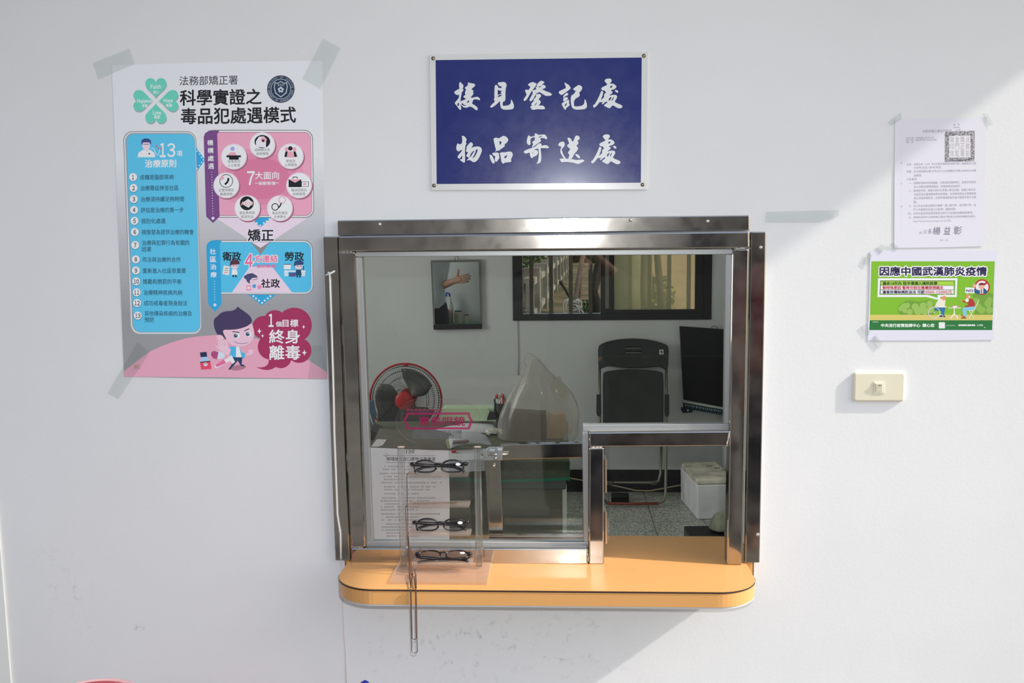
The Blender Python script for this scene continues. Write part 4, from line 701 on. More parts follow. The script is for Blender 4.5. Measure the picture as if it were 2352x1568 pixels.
# ------------------------------------------------------------------ clear tape
M_TAPE = clear('clear_tape', (.972, .98, .974), diff=.04, dcol=(.62, .66, .63), ior=1.3, rough=.25, trl=0)
TAPES = [([(213, 145), (297, 111), (309, 147), (226, 183)], 'clear tape over the top left corner of the big grey poster'), ([(742, 89), (783, 110), (736, 205), (694, 181)], 'clear tape over the top right corner of the big grey poster'), ([(316, 786), (345, 808), (272, 917), (247, 903)], 'clear tape over the bottom left corner of the big grey poster'), ([(718, 793), (741, 792), (752, 872), (707, 870.6)], 'clear tape over the bottom right corner of the big grey poster'),
 ([(2038.7, 281), (2070, 258), (2071, 274), (2046, 289)], 'clear tape at the top left corner of the typed notice'), ([(2256, 259), (2269, 262), (2282, 287), (2268, 288)], 'clear tape at the top right corner of the typed notice'), ([(2011.6, 573), (2024.6, 560), (2036.5, 566.5), (2022, 584)], 'scrap of clear tape on the top edge of the green notice'), ([(2043, 563), (2050.6, 556), (2064, 566), (2056, 578)], 'clear tape at the bottom left corner of the typed notice'), ([(1981, 604), (1993, 581), (2004, 585), (1993, 612)], 'clear tape at the top left corner of the green notice'), ([(1978, 751.5), (1991, 741), (2000, 762), (1993, 773)], 'clear tape on the left edge of the green notice'), ([(2001, 782), (2012, 768), (2028, 790), (2017, 803)], 'clear tape at the bottom left corner of the green notice'), ([(1760, 486), (1927, 482), (1926, 497), (1880, 511), (1757, 511)], 'long strip of old clear tape right of the hatch top corner')]
for i, (q, lab) in enumerate(TAPES):
    mb = MB(); mb.pxbox(q, -.0021, -.0019); tag(mb.build('tape', M_TAPE), lab, 'tape', 'clear tape strips on the wall')
# ------------------------------------------------------------------ light switch
M_IVO = mat('ivory_plastic', S(232, 226, 200, 1.04), .35, spec=.5)
sw2 = empty('light_switch', P(2020, 922, 0), 'ivory single rocker light switch on the right wall under the green notice', 'light switch')
a = P(1962, 855, -.008); b2 = P(2078, 922, -.008)
mb = MB(); n = 6
def rr3(x0, x1, z0, z1, r, y): return [(x, y, z) for x, z in arc(x0+r, z1-r, r, 180, 90, 6)+arc(x1-r, z1-r, r, 90, 0, 6)+arc(x1-r, z0+r, r, 0, -90, 6)+arc(x0+r, z0+r, r, -90, -180, 6)]
X0, X1, Z0, Z1 = a.x, b2.x, b2.z, a.z
mb.rings([rr3(X0, X1, Z0, Z1, .006, -.0005), rr3(X0, X1, Z0, Z1, .006, -.0045), rr3(X0+.0015, X1-.0015, Z0+.0015, Z1-.0015, .006, -.007), rr3(X0+.004, X1-.004, Z0+.004, Z1-.004, .005, -.0082)])
mb.build('plate', M_IVO, sw2, smooth=False, bevel=.0006)
def prect(px0, py0, px1, py1, y0, y1): return MB().pxbox([(px0, py0), (px1, py0), (px1-.3, py1), (px0-.3, py1)], y0, y1)
prect(2007, 876.5, 2032, 904, -.0098, -.0075).build('rocker_frame', M_IVO, sw2, bevel=.0006)
p = [P(2011.5, 880.5, -.0135), P(2028.5, 880.5, -.0135), P(2026.5, 900.5, -.0105), P(2012, 900.5, -.0105)]
rk = MB().hexa(p, [Vector((v.x, -.008, v.z)) for v in p]).build('rocker', M_IVO, sw2, bevel=.0008)
prect(2018.5, 884, 2024, 885.6, -.0136, -.0128).build('indicator', mat('dark_mark', (.08, .08, .08), .5), rk)
# ------------------------------------------------------------------ printed sheet behind the glass
pn = Print(.0065, eps=3e-5, slope=lambda y: .004)
PAP = mat('sleeve_paper', S(214, 210, 214, .9), .35, spec=.5, bump=.25, bscale=18)
pn.poly([(848, 1027), (940, 1031), (1030, 1034), (1033, 1140), (1032, 1240), (940, 1240), (858, 1240), (852, 1130)], PAP, 0)
GI = S(164, 160, 166, .9)
pn.text('辦理接見窗口寄物注意事項', 888, 1049, 1000, 1058, S(70, 68, 74, .9), 1, .2)
for a in ([(880, 1046), (898, 1046)], [(898, 1046), (1000, 1046)], [(886, 1062), (1002, 1062)], [(884, 1040), (893, 1045)], [(882, 1045), (890, 1051)]): pn.line(a, .8, S(70, 68, 74, .9), 1)
rr = random.Random(3); y = 1071
while y < 1234:
    x = 870+(y-1071)*.05+(10 if rr.random() < .6 else 0); end = rr.choice([925, 960, 985, 1000, 1008, 1012])
    while x < end:
        w_ = rr.uniform(2.0, 3.4)
        if rr.random() < .88: pn.rect(x, y-1.7, x+w_, y+1.7, tuple(g_*rr.choice([1, 1.25, 1.5]) for g_ in GI) if False else GI, 1)
        x += w_+1.2
    y += rr.choice([6.6, 6.8, 7.2, 9.5])
tag(pn.build('notice'), 'white printed instruction sheet in a plastic sleeve behind the lower left of the glass', 'notice')
# ------------------------------------------------------------------ acrylic eyeglass stand
M_ACR = clear('acrylic', (.975, .97, .965), diff=.008, dcol=(.9, .86, .82), ior=1.49, refl=.4); M_EDGE = clear('acrylic_edge', (.93, .90, .87), diff=.16, dcol=(.95, .85, .78), ior=1.49, refl=.7)
M_ROD = clear('acrylic_rod', (.97, .97, .96), refr=.28, ior=1.35, diff=.015)
st = empty('eyeglass_stand', (PZ(1010, 1310, ZC).x, -.1, ZC), 'clear acrylic eyeglass display stand with four shelves on the counter left half', 'display stand')
c0, c1 = PZ(893, 1336, ZC+.006), PZ(1118, 1337, ZC+.006)
MB().box(c0.x, c1.x, c0.y, -.036, ZC+.0002, ZC+.006, 0, 1).build('base_plate', [M_ACR, M_EDGE], st)
YR = -.066
for px, pb in ((921, 928), (1097, 1101)):
    t_ = P(px, 1026, YR); f_t = P(pb, 1302, YR); mb = MB(); ring = [[Vector((xx+.0088*math.cos(k*math.pi/12), YR+.0088*math.sin(k*math.pi/12), z)) for k in range(24)] for xx, z in ((f_t.x, ZC+.0062), (t_.x, t_.z))]
    rod = mb.rings(ring, 0, True, False).build('rod', M_ROD, st, smooth=True)
    MB().lathe([(.0001, 0), (.0088, 0), (.0088, .0006), (.0001, .0006)], (t_.x, YR, t_.z), 'z', 24).build('rod_end', mat('sawn_acrylic', (.85, .62, .48), .5), rod)
HD = [(930, 1026), (954, 1026), (958, 1020), (954, 1016), (936, 1010), (922, 998), (911, 983), (909, 964), (914, 942), (931, 924), (949, 918), (1056, 917), (1076, 923), (1094, 937), (1103, 958), (1100, 983), (1086, 1002), (1070, 1012), (1058, 1018), (1060, 1024), (1064, 1027), (1090, 1027), (1090, 1034), (930, 1033)]
YH = YR-.002
hd = MB().pxbox(HD, YH, YH+.003, 0, 1).build('header_plate', [M_ACR, clear('red_edge', (.95, .7, .62), diff=.4, dcol=(.9, .45, .36), ior=1.49)], st)
hp = Print(YH-.0004, eps=3e-5)
PK = clear('pink_film', (.80, .25, .42), diff=.55, dcol=(.62, .05, .20), ior=1.3, rough=.3)
hp.poly([(933, 947), (1079, 947), (1080, 955), (1086, 966), (1083, 976), (1079, 985), (1079, 986), (934, 986), (933, 976), (926, 965), (932, 955)], PK, 1, [[(938, 952), (1074, 952), (1075, 957), (1080, 966), (1077, 974), (1074, 981), (939, 981), (938, 975), (932, 965), (937, 957)]])
hp.text('寶島眼鏡', 962, 956, 1068, 978, PK, 1, .5, tilt=0)
x = 933
for k in range(9):
    hp.rect(x, 938.5, x+7.5, 944, clear('pale_pink_film', (.85, .5, .6), diff=.35, dcol=(.62, .12, .26), ior=1.3, rough=.3), 1); x += 9.4
hp.rect(948, 987, 1061, 1007, clear('grey_film', (.7, .7, .7), diff=.30, dcol=(.35, .35, .36), ior=1.3, rough=.3), 1)
DK = mat('film_ink', (.10, .10, .11), .5)
hp.text('金門縣金湖鎮復興路103號', 949, 988, 1060, 995.5, DK, 2, .15, tilt=0); hp.text('(082)336109', 968, 998, 1043, 1006, DK, 2, .1, tilt=0)
hp.text('150', 933, 1030, 952, 1041, DK, 2, .25, tilt=-.03)
hp.build('header_print', hd)
BPX = [(940, 1058), (1073, 1060), (1078, 1064), (1083, 1296), (946, 1296), (938, 1062)]
MB().pxbox(BPX, YR-.004, YR-.001, 0, 1).build('back_plate', [M_ACR, M_EDGE], st)
SHELF = []
for (xl_, yl_, xr_, yr_) in [(932, 1090, 1074, 1094), (935, 1160, 1077, 1163), (940, 1225, 1080, 1229), (945, 1293, 1085, 1296)]:
    YS = -.118; a, b2 = P(xl_, yl_, YS), P(xr_, yr_, YS); z = (a.z+b2.z)/2
    MB().box(a.x, b2.x, YS, YR-.0045, z-.004, z, 0, 1).build('shelf', [M_ACR, M_EDGE], st); SHELF.append((a.x, b2.x, z))
# ------------------------------------------------------------------ reading glasses (one model, three pairs)
M_FRM = mat('black_plastic', (.008, .008, .010), .22, spec=.6); M_LENS = clear('lens', (.95, .95, .96), ior=1.5)
def lens_loop(cx, w, h, n=30):
    o = []
    for k in range(n):
        a = 2*math.pi*k/n; ca, sa = math.cos(a), math.sin(a)
        o.append(Vector((cx+w/2*math.copysign(abs(ca)**.75, ca), 0, h/2*math.copysign(abs(sa)**.8, sa)+(.0025*(cx and cx/abs(cx))*0)+.003*(1-abs(ca))*(1 if sa > 0 else .2))))
    return o
def glasses(label):
    g_ = empty('reading_glasses', (0, 0, 0), label, 'glasses', 'reading glasses on the acrylic stand')
    mb = MB()
    for sx in (-1, 1): mb.tube(lens_loop(sx*.033, .052, .026), .0019, 8, closed=True)
    mb.tube([(-.0085, -.0005, .006), (-.004, -.002, .0075), (.004, -.002, .0075), (.0085, -.0005, .006)], [.0028, .0022, .0022, .0028], 8)
    mb.tube([(-.008, .001, -.002), (-.006, .004, -.006)], .0015, 6); mb.tube([(.008, .001, -.002), (.006, .004, -.006)], .0015, 6)
    for sx in (-1, 1): mb.tube([(sx*.056, 0, .007), (sx*.064, .0015, .0075), (sx*.067, .005, .006)], [.0030, .0042, .0040], 8)
    mb.build('front_frame', M_FRM, g_, smooth=True)
    for sx in (-1, 1):
        l = lens_loop(sx*.033, .050, .0245); le = MB().add([v+Vector((0, -.0003, 0)) for v in l]+[v+Vector((0, .0009, 0)) for v in l], [tuple(range(len(l))), tuple(range(len(l), 2*len(l)))]).build('lens', M_LENS, g_)
        if sx > 0:
            MB().add([(.046+.0062*math.cos(t), -.0013, .006+.0036*math.sin(t)) for t in [k*math.pi/8 for k in range(16)]], [tuple(range(16))]).build('sticker', mat('white_sticker', (.9, .9, .88), .4), le)
        # temples folded behind the lenses
        q = [(sx*.066, .007, .005), (sx*.055, .011+.003*(sx > 0), .004), (sx*.0, .013+.004*(sx > 0), .001), (-sx*.035, .012+.004*(sx > 0), -.002), (-sx*.055, .010+.004*(sx > 0), -.009), (-sx*.060, .009+.004*(sx > 0), -.013)]
        MB().tube(q, [.0040, .0042, .0034, .0030, .0033, .0036], 8).build('temple', M_FRM, g_, smooth=True)
    return g_
def place(g_, px, py, y, rx, rz, z=None):
    p = P(px, py, y); g_.location = p if z is None else (p.x, y, z); g_.rotation_euler = (rx, 0, rz); bpy.context.view_layer.update()
def copy_tree(o, parent=None):
    c_ = o.copy(); C.objects.link(c_)
    if parent is not None: c_.parent = parent; c_.matrix_parent_inverse = o.matrix_parent_inverse.copy()
    for ch in list(o.children): copy_tree(ch, c_)
    return c_
g1 = glasses('black rimmed reading glasses standing on the top shelf of the acrylic stand')
g2 = copy_tree(g1); g2['label'] = 'black rimmed reading glasses standing on the third shelf of the acrylic stand'
g3 = copy_tree(g1); g3['label'] = 'black rimmed reading glasses lying flat on the lowest shelf of the acrylic stand'
place(g1, 1008, 1074, -.098, -.12, .03, SHELF[0][2]+.0165); place(g2, 1013, 1206, -.098, -.12, .03, SHELF[2][2]+.0165); place(g3, 1018, 1274, -.095, -1.15, .03, SHELF[3][2]+.014)
# ------------------------------------------------------------------ ball chains
M_CHN = mat('chain_brass', (.30, .20, .16), .35, metal=.9)
def resample(pts, step):
    pts = [Vector(p) for p in pts]; out = [pts[0]]; acc = 0.0
    for a, b in zip(pts, pts[1:]):
        L = (b-a).length; t = step-acc
        while t <= L: out.append(a+(b-a)*t/L); t += step
        acc = (acc+L) % step if L else acc
    return out
def chain(pts, label):
    q = resample(pts, .0012); r_ = [.00140 if i % 2 else .0006 for i in range(len(q))]
    return tag(MB().tube(q, r_, 6).build('ball_chain', M_CHN, smooth=True), label, 'chain', 'ball chains tethering the reading glasses')
YE = YFR-.004; BZ = ZC+.009
def px_(x, y, yy): return P(x, y, yy)
def drape(x0, x1, ybot, yy):
    """from the tether point on the base over the counter front edge, down to a loop and back up"""
    bt_ = P((x0+x1)/2, ybot, yy).z
    a, b2 = P(x0, 1400, yy).x, P(x1, 1400, yy).x; zt_ = ZC+.004; w_ = (b2-a)/2
    loop = [(a, yy, zt_), (a, yy, ZC-.04), (a+.0005, yy, bt_+.02)]+[(a+w_-w_*math.cos(t), yy, bt_+w_-w_*math.sin(t)) for t in [k*math.pi/8 for k in range(9)]]+[(b2-.0005, yy, bt_+.02), (b2, yy, ZC-.04), (b2, yy, zt_)]
    return loop
AN = [PZ(941, 1318, BZ), PZ(946, 1322, BZ), PZ(951, 1322, BZ), PZ(955, 1318, BZ)]
def down(x, ytop, xb, yy=-.1195): return [P(x, ytop, yy), P(x+(xb-x)*.4, (ytop+1318)/2, yy), P(xb, 1316, yy)]
s0 = SHELF[0]
chain([(s0[0]+.012, -.100, s0[2]+.006), (s0[0]+.003, -.112, s0[2]+.003)]+down(935, 1092, 940)+[tuple(AN[0])]+drape(945, 955, 1468, YE)+[tuple(AN[2])], 'ball chain from the top pair of glasses, ending in the shorter loop below the counter')
s1 = SHELF[1]; lp = [(s1[0]+.110+.008*math.cos(t), -.095+.004*math.sin(t), s1[2]+.0013) for t in [k*math.pi/6 for k in range(-6, 7)]]
chain(lp+[(s1[0]+.085, -.094, s1[2]+.0013), (s1[0]+.01, -.100, s1[2]+.0013), (s1[0]-.002, -.110, s1[2]-.002)]+down(931, 1166, 944, -.1205)+[tuple(AN[1])], 'ball chain lying along the empty second shelf of the acrylic stand')
s2 = SHELF[2]
chain([(s2[0]+.008, -.100, s2[2]+.010), (s2[0]-.001, -.116, s2[2]+.002)]+down(938, 1229, 948, -.121)+[tuple(AN[1]+Vector((.001, .002, 0)))]+drape(943.5, 957, 1499, YE-.002)+[tuple(AN[3])], 'ball chain from the third shelf glasses, ending in the longest loop below the counter')
s3 = SHELF[3]
chain([(s3[0]+.008, -.103, s3[2]+.012), (s3[0]+.006, -.119, s3[2]+.004), P(953, 1305, -.1215), tuple(AN[2]+Vector((.002, .003, .001)))], 'short ball chain from the lowest pair of glasses down to the base')
# ------------------------------------------------------------------ desk and what stands on it
ZD = .735
dk = empty('desk', (-.5, 1.9, 0), 'dark grey office desk inside the room behind the glass', 'desk')
xr_d = PZ(1305, 1057, ZD).x; YF = 1.34; xl_d = -1.75; YBK = 2.15
M_DSK = mat('grey_desk', S(92, 90, 80, .42), .55, vary=.15, scale=6); M_DTOP = mat('desk_edge', S(80, 82, 78, .5), .4)
MB().box(xl_d, xr_d-.008, YF+.004, YBK, ZD-.115, ZD-.006).build('desk_top', M_DTOP, dk, bevel=.006)
MB().box(xl_d+.05, P(1292, 1180, YF+.05).x, YF+.05, YBK-.05, .0, ZD-.115).build('pedestal', M_DSK, dk)
MB().box(P(1292, 1180, YF+.05).x, P(1302, 1180, YF+.05).x, YF+.045, YF+.09, .0, ZD-.115).build('corner_post', mat('cream_post', S(210, 204, 180, .55), .5), dk)
# green cover: lies on the top and hangs over the front
tcz0, tcz1 = P(1230, 1105, YF-.004).z, ZD
M_GRC = mat('green_cover', S(56, 61, 45, .42), .45, vary=.2, scale=9, bump=.3, bscale=25); M_GRE = mat('green_hem', S(28, 92, 70, .42), .45)
mb = MB(); nx = 40
rows = [(YBK-.01, ZD+.001), (YF+.01, ZD+.001), (YF-.002, ZD-.003), (YF-.005, tcz0+.03), (YF-.006, tcz0+.012), (YF-.006, tcz0)]
vs = []; fs = []; ms = []
for j, (y, z) in enumerate(rows):
    for i in range(nx+1):
        x = xl_d+(xr_d+.004-xl_d)*i/nx; vs.append((x, y-(.003*math.sin(i*1.7)+.002*math.sin(i*.6)) if j > 2 else y, z+(.004*math.sin(i*.5) if j > 3 else 0)))
for j in range(len(rows)-1):
    for i in range(nx): mb_ = j*(nx+1)+i; fs.append((mb_, mb_+1, mb_+nx+2, mb_+nx+1)); ms.append(1 if j == 4 else 0)
mb.v = vs; mb.f = fs; mb.m = ms
for k in range(5):                           # right end hem
    pass
mb.hexa([(xr_d+.003, YF-.007, ZD+.001), (xr_d+.006, YF-.007, ZD+.001), (xr_d+.006, YF-.007, tcz0), (xr_d+.003, YF-.007, tcz0)], [(xr_d+.003, YF+.02, ZD+.001), (xr_d+.006, YF+.02, ZD+.001), (xr_d+.006, YF+.02, tcz0), (xr_d+.003, YF+.02, tcz0)], 1)
tag(mb.build('desk_cover', [M_GRC, M_GRE], solid=.0015), 'olive green vinyl cover with a dark green hem hanging over the desk front', 'desk cover')
DZ = ZD+.003
# plastic bag with a carton inside
YG = 1.75
bagc = PZ(1238, 1012, DZ); bagc = Vector((P(1238, 1000, YG).x, YG, DZ))
BAG = [(1026, 1150, 1318), (1018, 1146, 1322), (1000, 1143, 1326), (975, 1143, 1329), (950, 1148, 1330), (925, 1159, 1325), (905, 1168, 1316), (888, 1178, 1302), (872, 1188, 1284), (856, 1198, 1266), (842, 1207, 1252), (830, 1213, 1244), (824, 1217, 1240)]
M_BAG = clear('bag_film', (.93, .91, .88), diff=.27, dcol=(.88, .86, .80), ior=1.4, rough=.18)
bg_ = empty('plastic_bag', bagc, 'translucent white plastic carrier bag with tied handles standing on the desk', 'bag')
rb = random.Random(11); R = []; NK = 44; ph = [rb.uniform(0, 6.28) for _ in range(6)]
zs = [P(1238, y, YG).z for y, _, _ in BAG]; zmin = min(zs)
for j, (y, l, r_) in enumerate(BAG):
    xl_b, xr_b = P(l, y, YG).x, P(r_, y, YG).x; cx, rx = (xl_b+xr_b)/2, (xr_b-xl_b)/2; ry = min(.085, rx*.8); t = j/(len(BAG)-1); ring = []
    for k in range(NK):
        a = 2*math.pi*k/NK; w_ = 1+.035*(1+1.6*t)*(math.sin(5*a+ph[0]+2*t)+.7*math.sin(9*a+ph[1]-3*t)+.5*math.sin(14*a+ph[2]+5*t)); ca, sa = math.cos(a), math.sin(a)
        ring.append(Vector((cx+rx*math.copysign(abs(ca)**.8, ca)*(w_ if abs(ca) < .9 else 1), YG+ry*math.copysign(abs(sa)**.8, sa)*w_, max(zs[j], DZ+.0012) if j else DZ+.0012)))
    R.append(ring)
MB().rings(R, 0, True, False).build('bag_body', M_BAG, bg_, smooth=True)
# handles: loop at the top left and the loose corner at the right
mb = MB()
hl = [(1208, 842), (1204, 828), (1205, 817), (1211, 811), (1219, 812), (1227, 818), (1236, 826), (1244, 834), (1252, 842), (1262, 858), (1274, 868)]
mb.tube([P(x, y, YG-.02-.0006*abs(x-1230)) for x, y in hl], [.004, .0035, .003, .003, .0035, .0045, .005, .005, .005, .005, .004], 8)
mb.build('bag_handle', M_BAG, bg_, smooth=True)
fl_ = [(1262, 880), (1270, 873), (1278, 866), (1287, 861), (1292, 876), (1299, 890), (1308, 905), (1296, 915), (1278, 905), (1266, 895)]
MB().pxbox(fl_, YG-.050, YG-.047).build('bag_corner', M_BAG, bg_)
M_CAR = mat('brown_carton', S(66, 54, 38, .42), .7, vary=.15, scale=10)
mb = MB(); mb.pxbox([(1162, 944), (1254, 950), (1255, 1011), (1164, 1011)], YG-.030, YG+.05); mb.v = [(x, y, max(z, DZ+.003)) for x, y, z in mb.v]
o = tag(mb.build('carton', M_CAR), 'dark brown carton inside the plastic bag on the desk', 'carton'); 
mb = MB(); mb.pxbox([(1257, 955), (1296, 950), (1302, 985), (1292, 1011), (1257, 1011)], YG-.025, YG+.04); mb.v = [(x, y, max(z, DZ+.003)) for x, y, z in mb.v]
tag(mb.build('paper_bag', mat('tan_paper', S(140, 118, 88, .42), .7, vary=.2)), 'tan paper packet beside the carton inside the plastic bag', 'paper bag')
# dark folder leaning, its white label
M_FOL = mat('grey_folder', S(70, 68, 60, .42), .6)
def slab(name, px4, y_front, y_back, m, label, cat, th=.006, group=None):
    """a sheet lying or leaning: first two points at the back, last two at the front"""
    a = [P(px4[0][0], px4[0][1], y_back), P(px4[1][0], px4[1][1], y_back), P(px4[2][0], px4[2][1], y_front), P(px4[3][0], px4[3][1], y_front)]
    n_ = (a[1]-a[0]).cross(a[3]-a[0]).normalized()
    if n_.z > 0: n_ = -n_
    return tag(MB().hexa(a, [v+n_*th for v in a]).build(name, m), label, cat, group)
def flat(name, px4, z, m, label, cat, th=.004):
    a = [PZ(x, y, z) for x, y in px4]; return tag(MB().hexa(a, [v-Vector((0, 0, th)) for v in a]).build(name, m), label, cat)
fo = slab('folder', [(872, 983), (1049, 1006), (1034, 1033), (852, 1026)], 1.40, 1.62, M_FOL, 'dark olive folder lying at the front left of the desk', 'folder', .012)
a = [P(x, y, yy-.002) for x, y, yy in [(866, 1008, 1.47), (888, 1009, 1.48), (876, 1026, 1.41), (853, 1025, 1.40)]]
MB().hexa(a, [v+Vector((0, .002, -.002)) for v in a]).build('paper_label', mat('folder_label', S(190, 184, 186, .6), .6), fo)
a = [P(x, y, yy-.002) for x, y, yy in [(1026, 1008, 1.58), (1046, 1008, 1.58), (1034, 1030, 1.42), (1014, 1029, 1.42)]]
MB().hexa(a, [v+Vector((0, .002, -.002)) for v in a]).build('card', mat('olive_card', S(128, 132, 96, .5), .6), fo)
M_PAPG = mat('desk_paper', S(150, 150, 152, .42), .6, vary=.1, scale=30)
flat('magazine', [(1000, 1036), (1146, 1028), (1150, 1052), (996, 1060)], DZ+.045, M_PAPG, 'thick grey white magazine stack at the front of the desk', 'magazine', .044)
def curl(name, px4, z0, bulge, m, label, cat):
    c4 = [PZ(x, y, z0) for x, y in px4]; N = 10; vs = []; fs = []
    for i in range(N+1):
        t = i/N; h = bulge*math.sin(math.pi*min(1, t*1.05))**.8*(1 if t < .95 else .8)
        p0, p1 = c4[0].lerp(c4[1], t), c4[3].lerp(c4[2], t); vs += [p0+Vector((0, 0, h)), p1+Vector((0, 0, h*.9))]
    for i in range(N): fs.append((2*i, 2*i+1, 2*i+3, 2*i+2))
    return tag(MB().add(vs, fs).build(name, m, smooth=True, solid=.0012), label, cat)
curl('paper', [(1030, 1002), (1116, 998), (1130, 1022), (1034, 1030)], DZ+.052, .016, mat('grey_booklet', S(128, 130, 134, .42), .6), 'grey booklet with curling pages on the magazine stack', 'booklet')
curl('paper', [(1000, 986), (1140, 966), (1142, 996), (1060, 1002)], DZ+.004, .010, M_PAPG, 'large white ruled sheet curling on the desk beside the plastic bag', 'paper')
mb = MB(); mb.pxbox([(x, min(y, 966.5)) for x, y in rrect(1013, 938, 1150, 972, 8)], 2.02, 2.12); mb.v = [(x, y, max(z, DZ+.002)) for x, y, z in mb.v]; tag(mb.build('file_box', mat('pale_green_plastic', S(140, 156, 128, .42), .4)), 'pale green plastic file case at the back of the desk', 'file case')
MB().pxbox([(1036, 972), (1050, 958), (1066, 950), (1068, 957), (1052, 968), (1040, 985)], 2.2, 2.206)
flat('pen', [(1022, 972), (1080, 968), (1080, 971), (1022, 975.5)], DZ+.012, mat('pen_body', S(60, 96, 84, .45), .3), 'dark green pen lying on the desk in front of the file case', 'pen', .008)
flat('pen', [(1040, 1012), (1074, 1009), (1077, 1011.5), (1040, 1016)], DZ+.080, mat('pen_brown', S(72, 50, 46, .45), .3), 'dark brown pen lying across the grey booklet', 'pen', .007)
flat('eraser', [(1038, 1032), (1048, 1031), (1047, 1034), (1037, 1034.5)], DZ+.055, mat('red_rubber', S(150, 40, 40, .5), .5), 'small red clip on the magazine stack', 'clip', .008)
# coil of cord
mb = MB(); p0 = PZ(1138, 996, DZ+.012); q = []
for k in range(90):
    t = k/89; a = math.pi*(1.35-1.5*t); rad = .030; x = p0.x-.004+rad*1.1*math.cos(a); y = p0.y+rad*1.6*math.sin(a); q.append((x+.005*math.cos(k*1.25), y, DZ+.020+.007*math.sin(k*1.25)))
mb.tube(q, .0018, 6); tag(mb.build('telephone_cord', mat('cream_cord', S(180, 178, 168, .5), .4), smooth=True), 'cream coiled telephone cord at the left foot of the plastic bag', 'cord')
# pen holder with pens, binder clip
YP = 2.0
ph_ = empty('pen_holder', (P(1150, 960, YP).x, YP, DZ), 'dark pen holder with white and red pens behind the plastic bag', 'pen holder')
zb = DZ; p = P(1152, 930, YP)
MB().lathe([(.001, 0), (.034, 0), (.036, .11), (.033, .11), (.031, .004), (.001, .004)], (p.x+.008, YP, zb+.001), 'z', 20).build('cup', mat('black_cup', (.02, .02, .022), .4), ph_, smooth=False)
for (x0, y0, x1, y1, col) in [(1141, 905, 1145, 965, (206, 206, 206)), (1150, 902, 1158, 960, (190, 180, 160)), (1136, 908, 1137, 960, (28, 30, 36)), (1156, 905, 1152, 960, (176, 40, 40)), (1146, 908, 1150, 962, (206, 206, 206)), (1160, 906, 1158, 955, (90, 90, 96))]:
    mb = MB(); a, b2 = P(x0, y0, YP-.012), P(x1, y1, YP-.004); a2 = a.lerp(b2, .16); mb.tube([a, a2], .0046, 8, 1 if x0 in (1141, 1156) else 2); mb.tube([a2, b2], .0042, 8, 0)
    tag(mb.build('pen', [mat('pen_%d' % col[0], S(*col, .5), .35), mat('pen_cap_red', S(170, 40, 40, .5), .35), mat('pen_cap_grey', S(150, 148, 146, .5), .35)], smooth=True), {1141: 'white pen with red cap, leftmost white pen in the pen holder', 1150: 'beige pen with grey cap in the pen holder', 1136: 'black pen at the left of the pen holder', 1156: 'red pen in the pen holder', 1146: 'second white pen in the middle of the pen holder', 1160: 'grey pen half behind the plastic bag in the pen holder'}[x0], 'pen', 'pens in the pen holder')
YC = 1.96
bc = empty('binder_clip', P(1128, 958, YC), 'black binder clip with raised wire arms beside the pen holder', 'binder clip')
MB().pxbox([(1120, 956), (1124, 946), (1137, 946), (1139, 963), (1118, 965)], YC, YC+.04).build('clip_body', M_BLK, bc)
MB().tube([P(1137, 955, YC-.002), P(1121, 938, YC-.004), P(1125, 936, YC-.004), P(1138, 948, YC-.002)], .0014, 6).build('wire_arm', M_BOLT, bc, smooth=True)
# dark case and blue file at the far left
MB()
q = P(866, 927, 3.05); q2 = P(918, 927, 3.05); tag(MB().box(q.x, q2.x, 3.05, 3.35, .001, q.z).build('machine', mat('dark_case', S(34, 40, 42, .42), .5, vary=.3, scale=12), bevel=.01), 'dark machine case on the floor behind the left half of the fan', 'machine')
bx = MB(); bx.pxbox([(847, 922), (852, 924), (858, 960), (852, 985), (847, 988)], 1.95, 2.02); tag(bx.build('screen', mat('blue_file', S(40, 66, 92, .42), .4)), 'blue edged thin panel beside the left aluminium channel', 'panel')
mb = MB(); mb.tube([P(846, 940, 1.93), P(856, 972, 1.93), P(858, 985, 1.93), P(866, 992, 1.93), P(880, 996, 1.93)], .003, 8); tag(mb.build('cable', mat('grey_cable', S(130, 132, 124, .42), .4), smooth=True), 'thin pale cable looping behind the olive folder', 'cable')
bx = MB(); bx.pxbox([(846, 985), (868, 995), (862, 1022), (846, 1016)], 1.72, 1.86); bx.v = [(x, y, max(z, DZ+.002)) for x, y, z in bx.v]; tag(bx.build('binder', mat('black_binder', S(38, 38, 36, .42), .5)), 'black ring binder end left of the olive folder', 'binder')
# ------------------------------------------------------------------ desk fan
YN = 2.70
FC = P(932, 917, YN); FR = (P(1015, 917, YN).x-P(851, 917, YN).x)/2
fan = empty('electric_fan', (FC.x, YN+.10, 0), 'red rimmed standing electric fan with a black wire cage behind the desk', 'fan')
M_RED = mat('fan_red', S(116, 20, 18, .42), .4, spec=.5); M_FBL = mat('fan_blade', S(58, 58, 54, .40), .4); M_WIRE = mat('fan_wire', (.012, .012, .013), .45)
def fring(r, y, rt, m_, name, parent, n=64):
    return MB().tube([(FC.x+r*math.cos(2*math.pi*k/n), YN+y, FC.z+r*math.sin(2*math.pi*k/n)) for k in range(n)], rt, 8, closed=True).build(name, m_, parent, smooth=True)
rim = fring(FR, .0, .0055, M_RED, 'rim', fan)
p = P(932, 839, YN-.004); MB().box(p.x-.012, p.x+.012, YN-.010, YN+.010, p.z-.004, p.z+.012).build('rim_clip', M_RED, rim, bevel=.003)
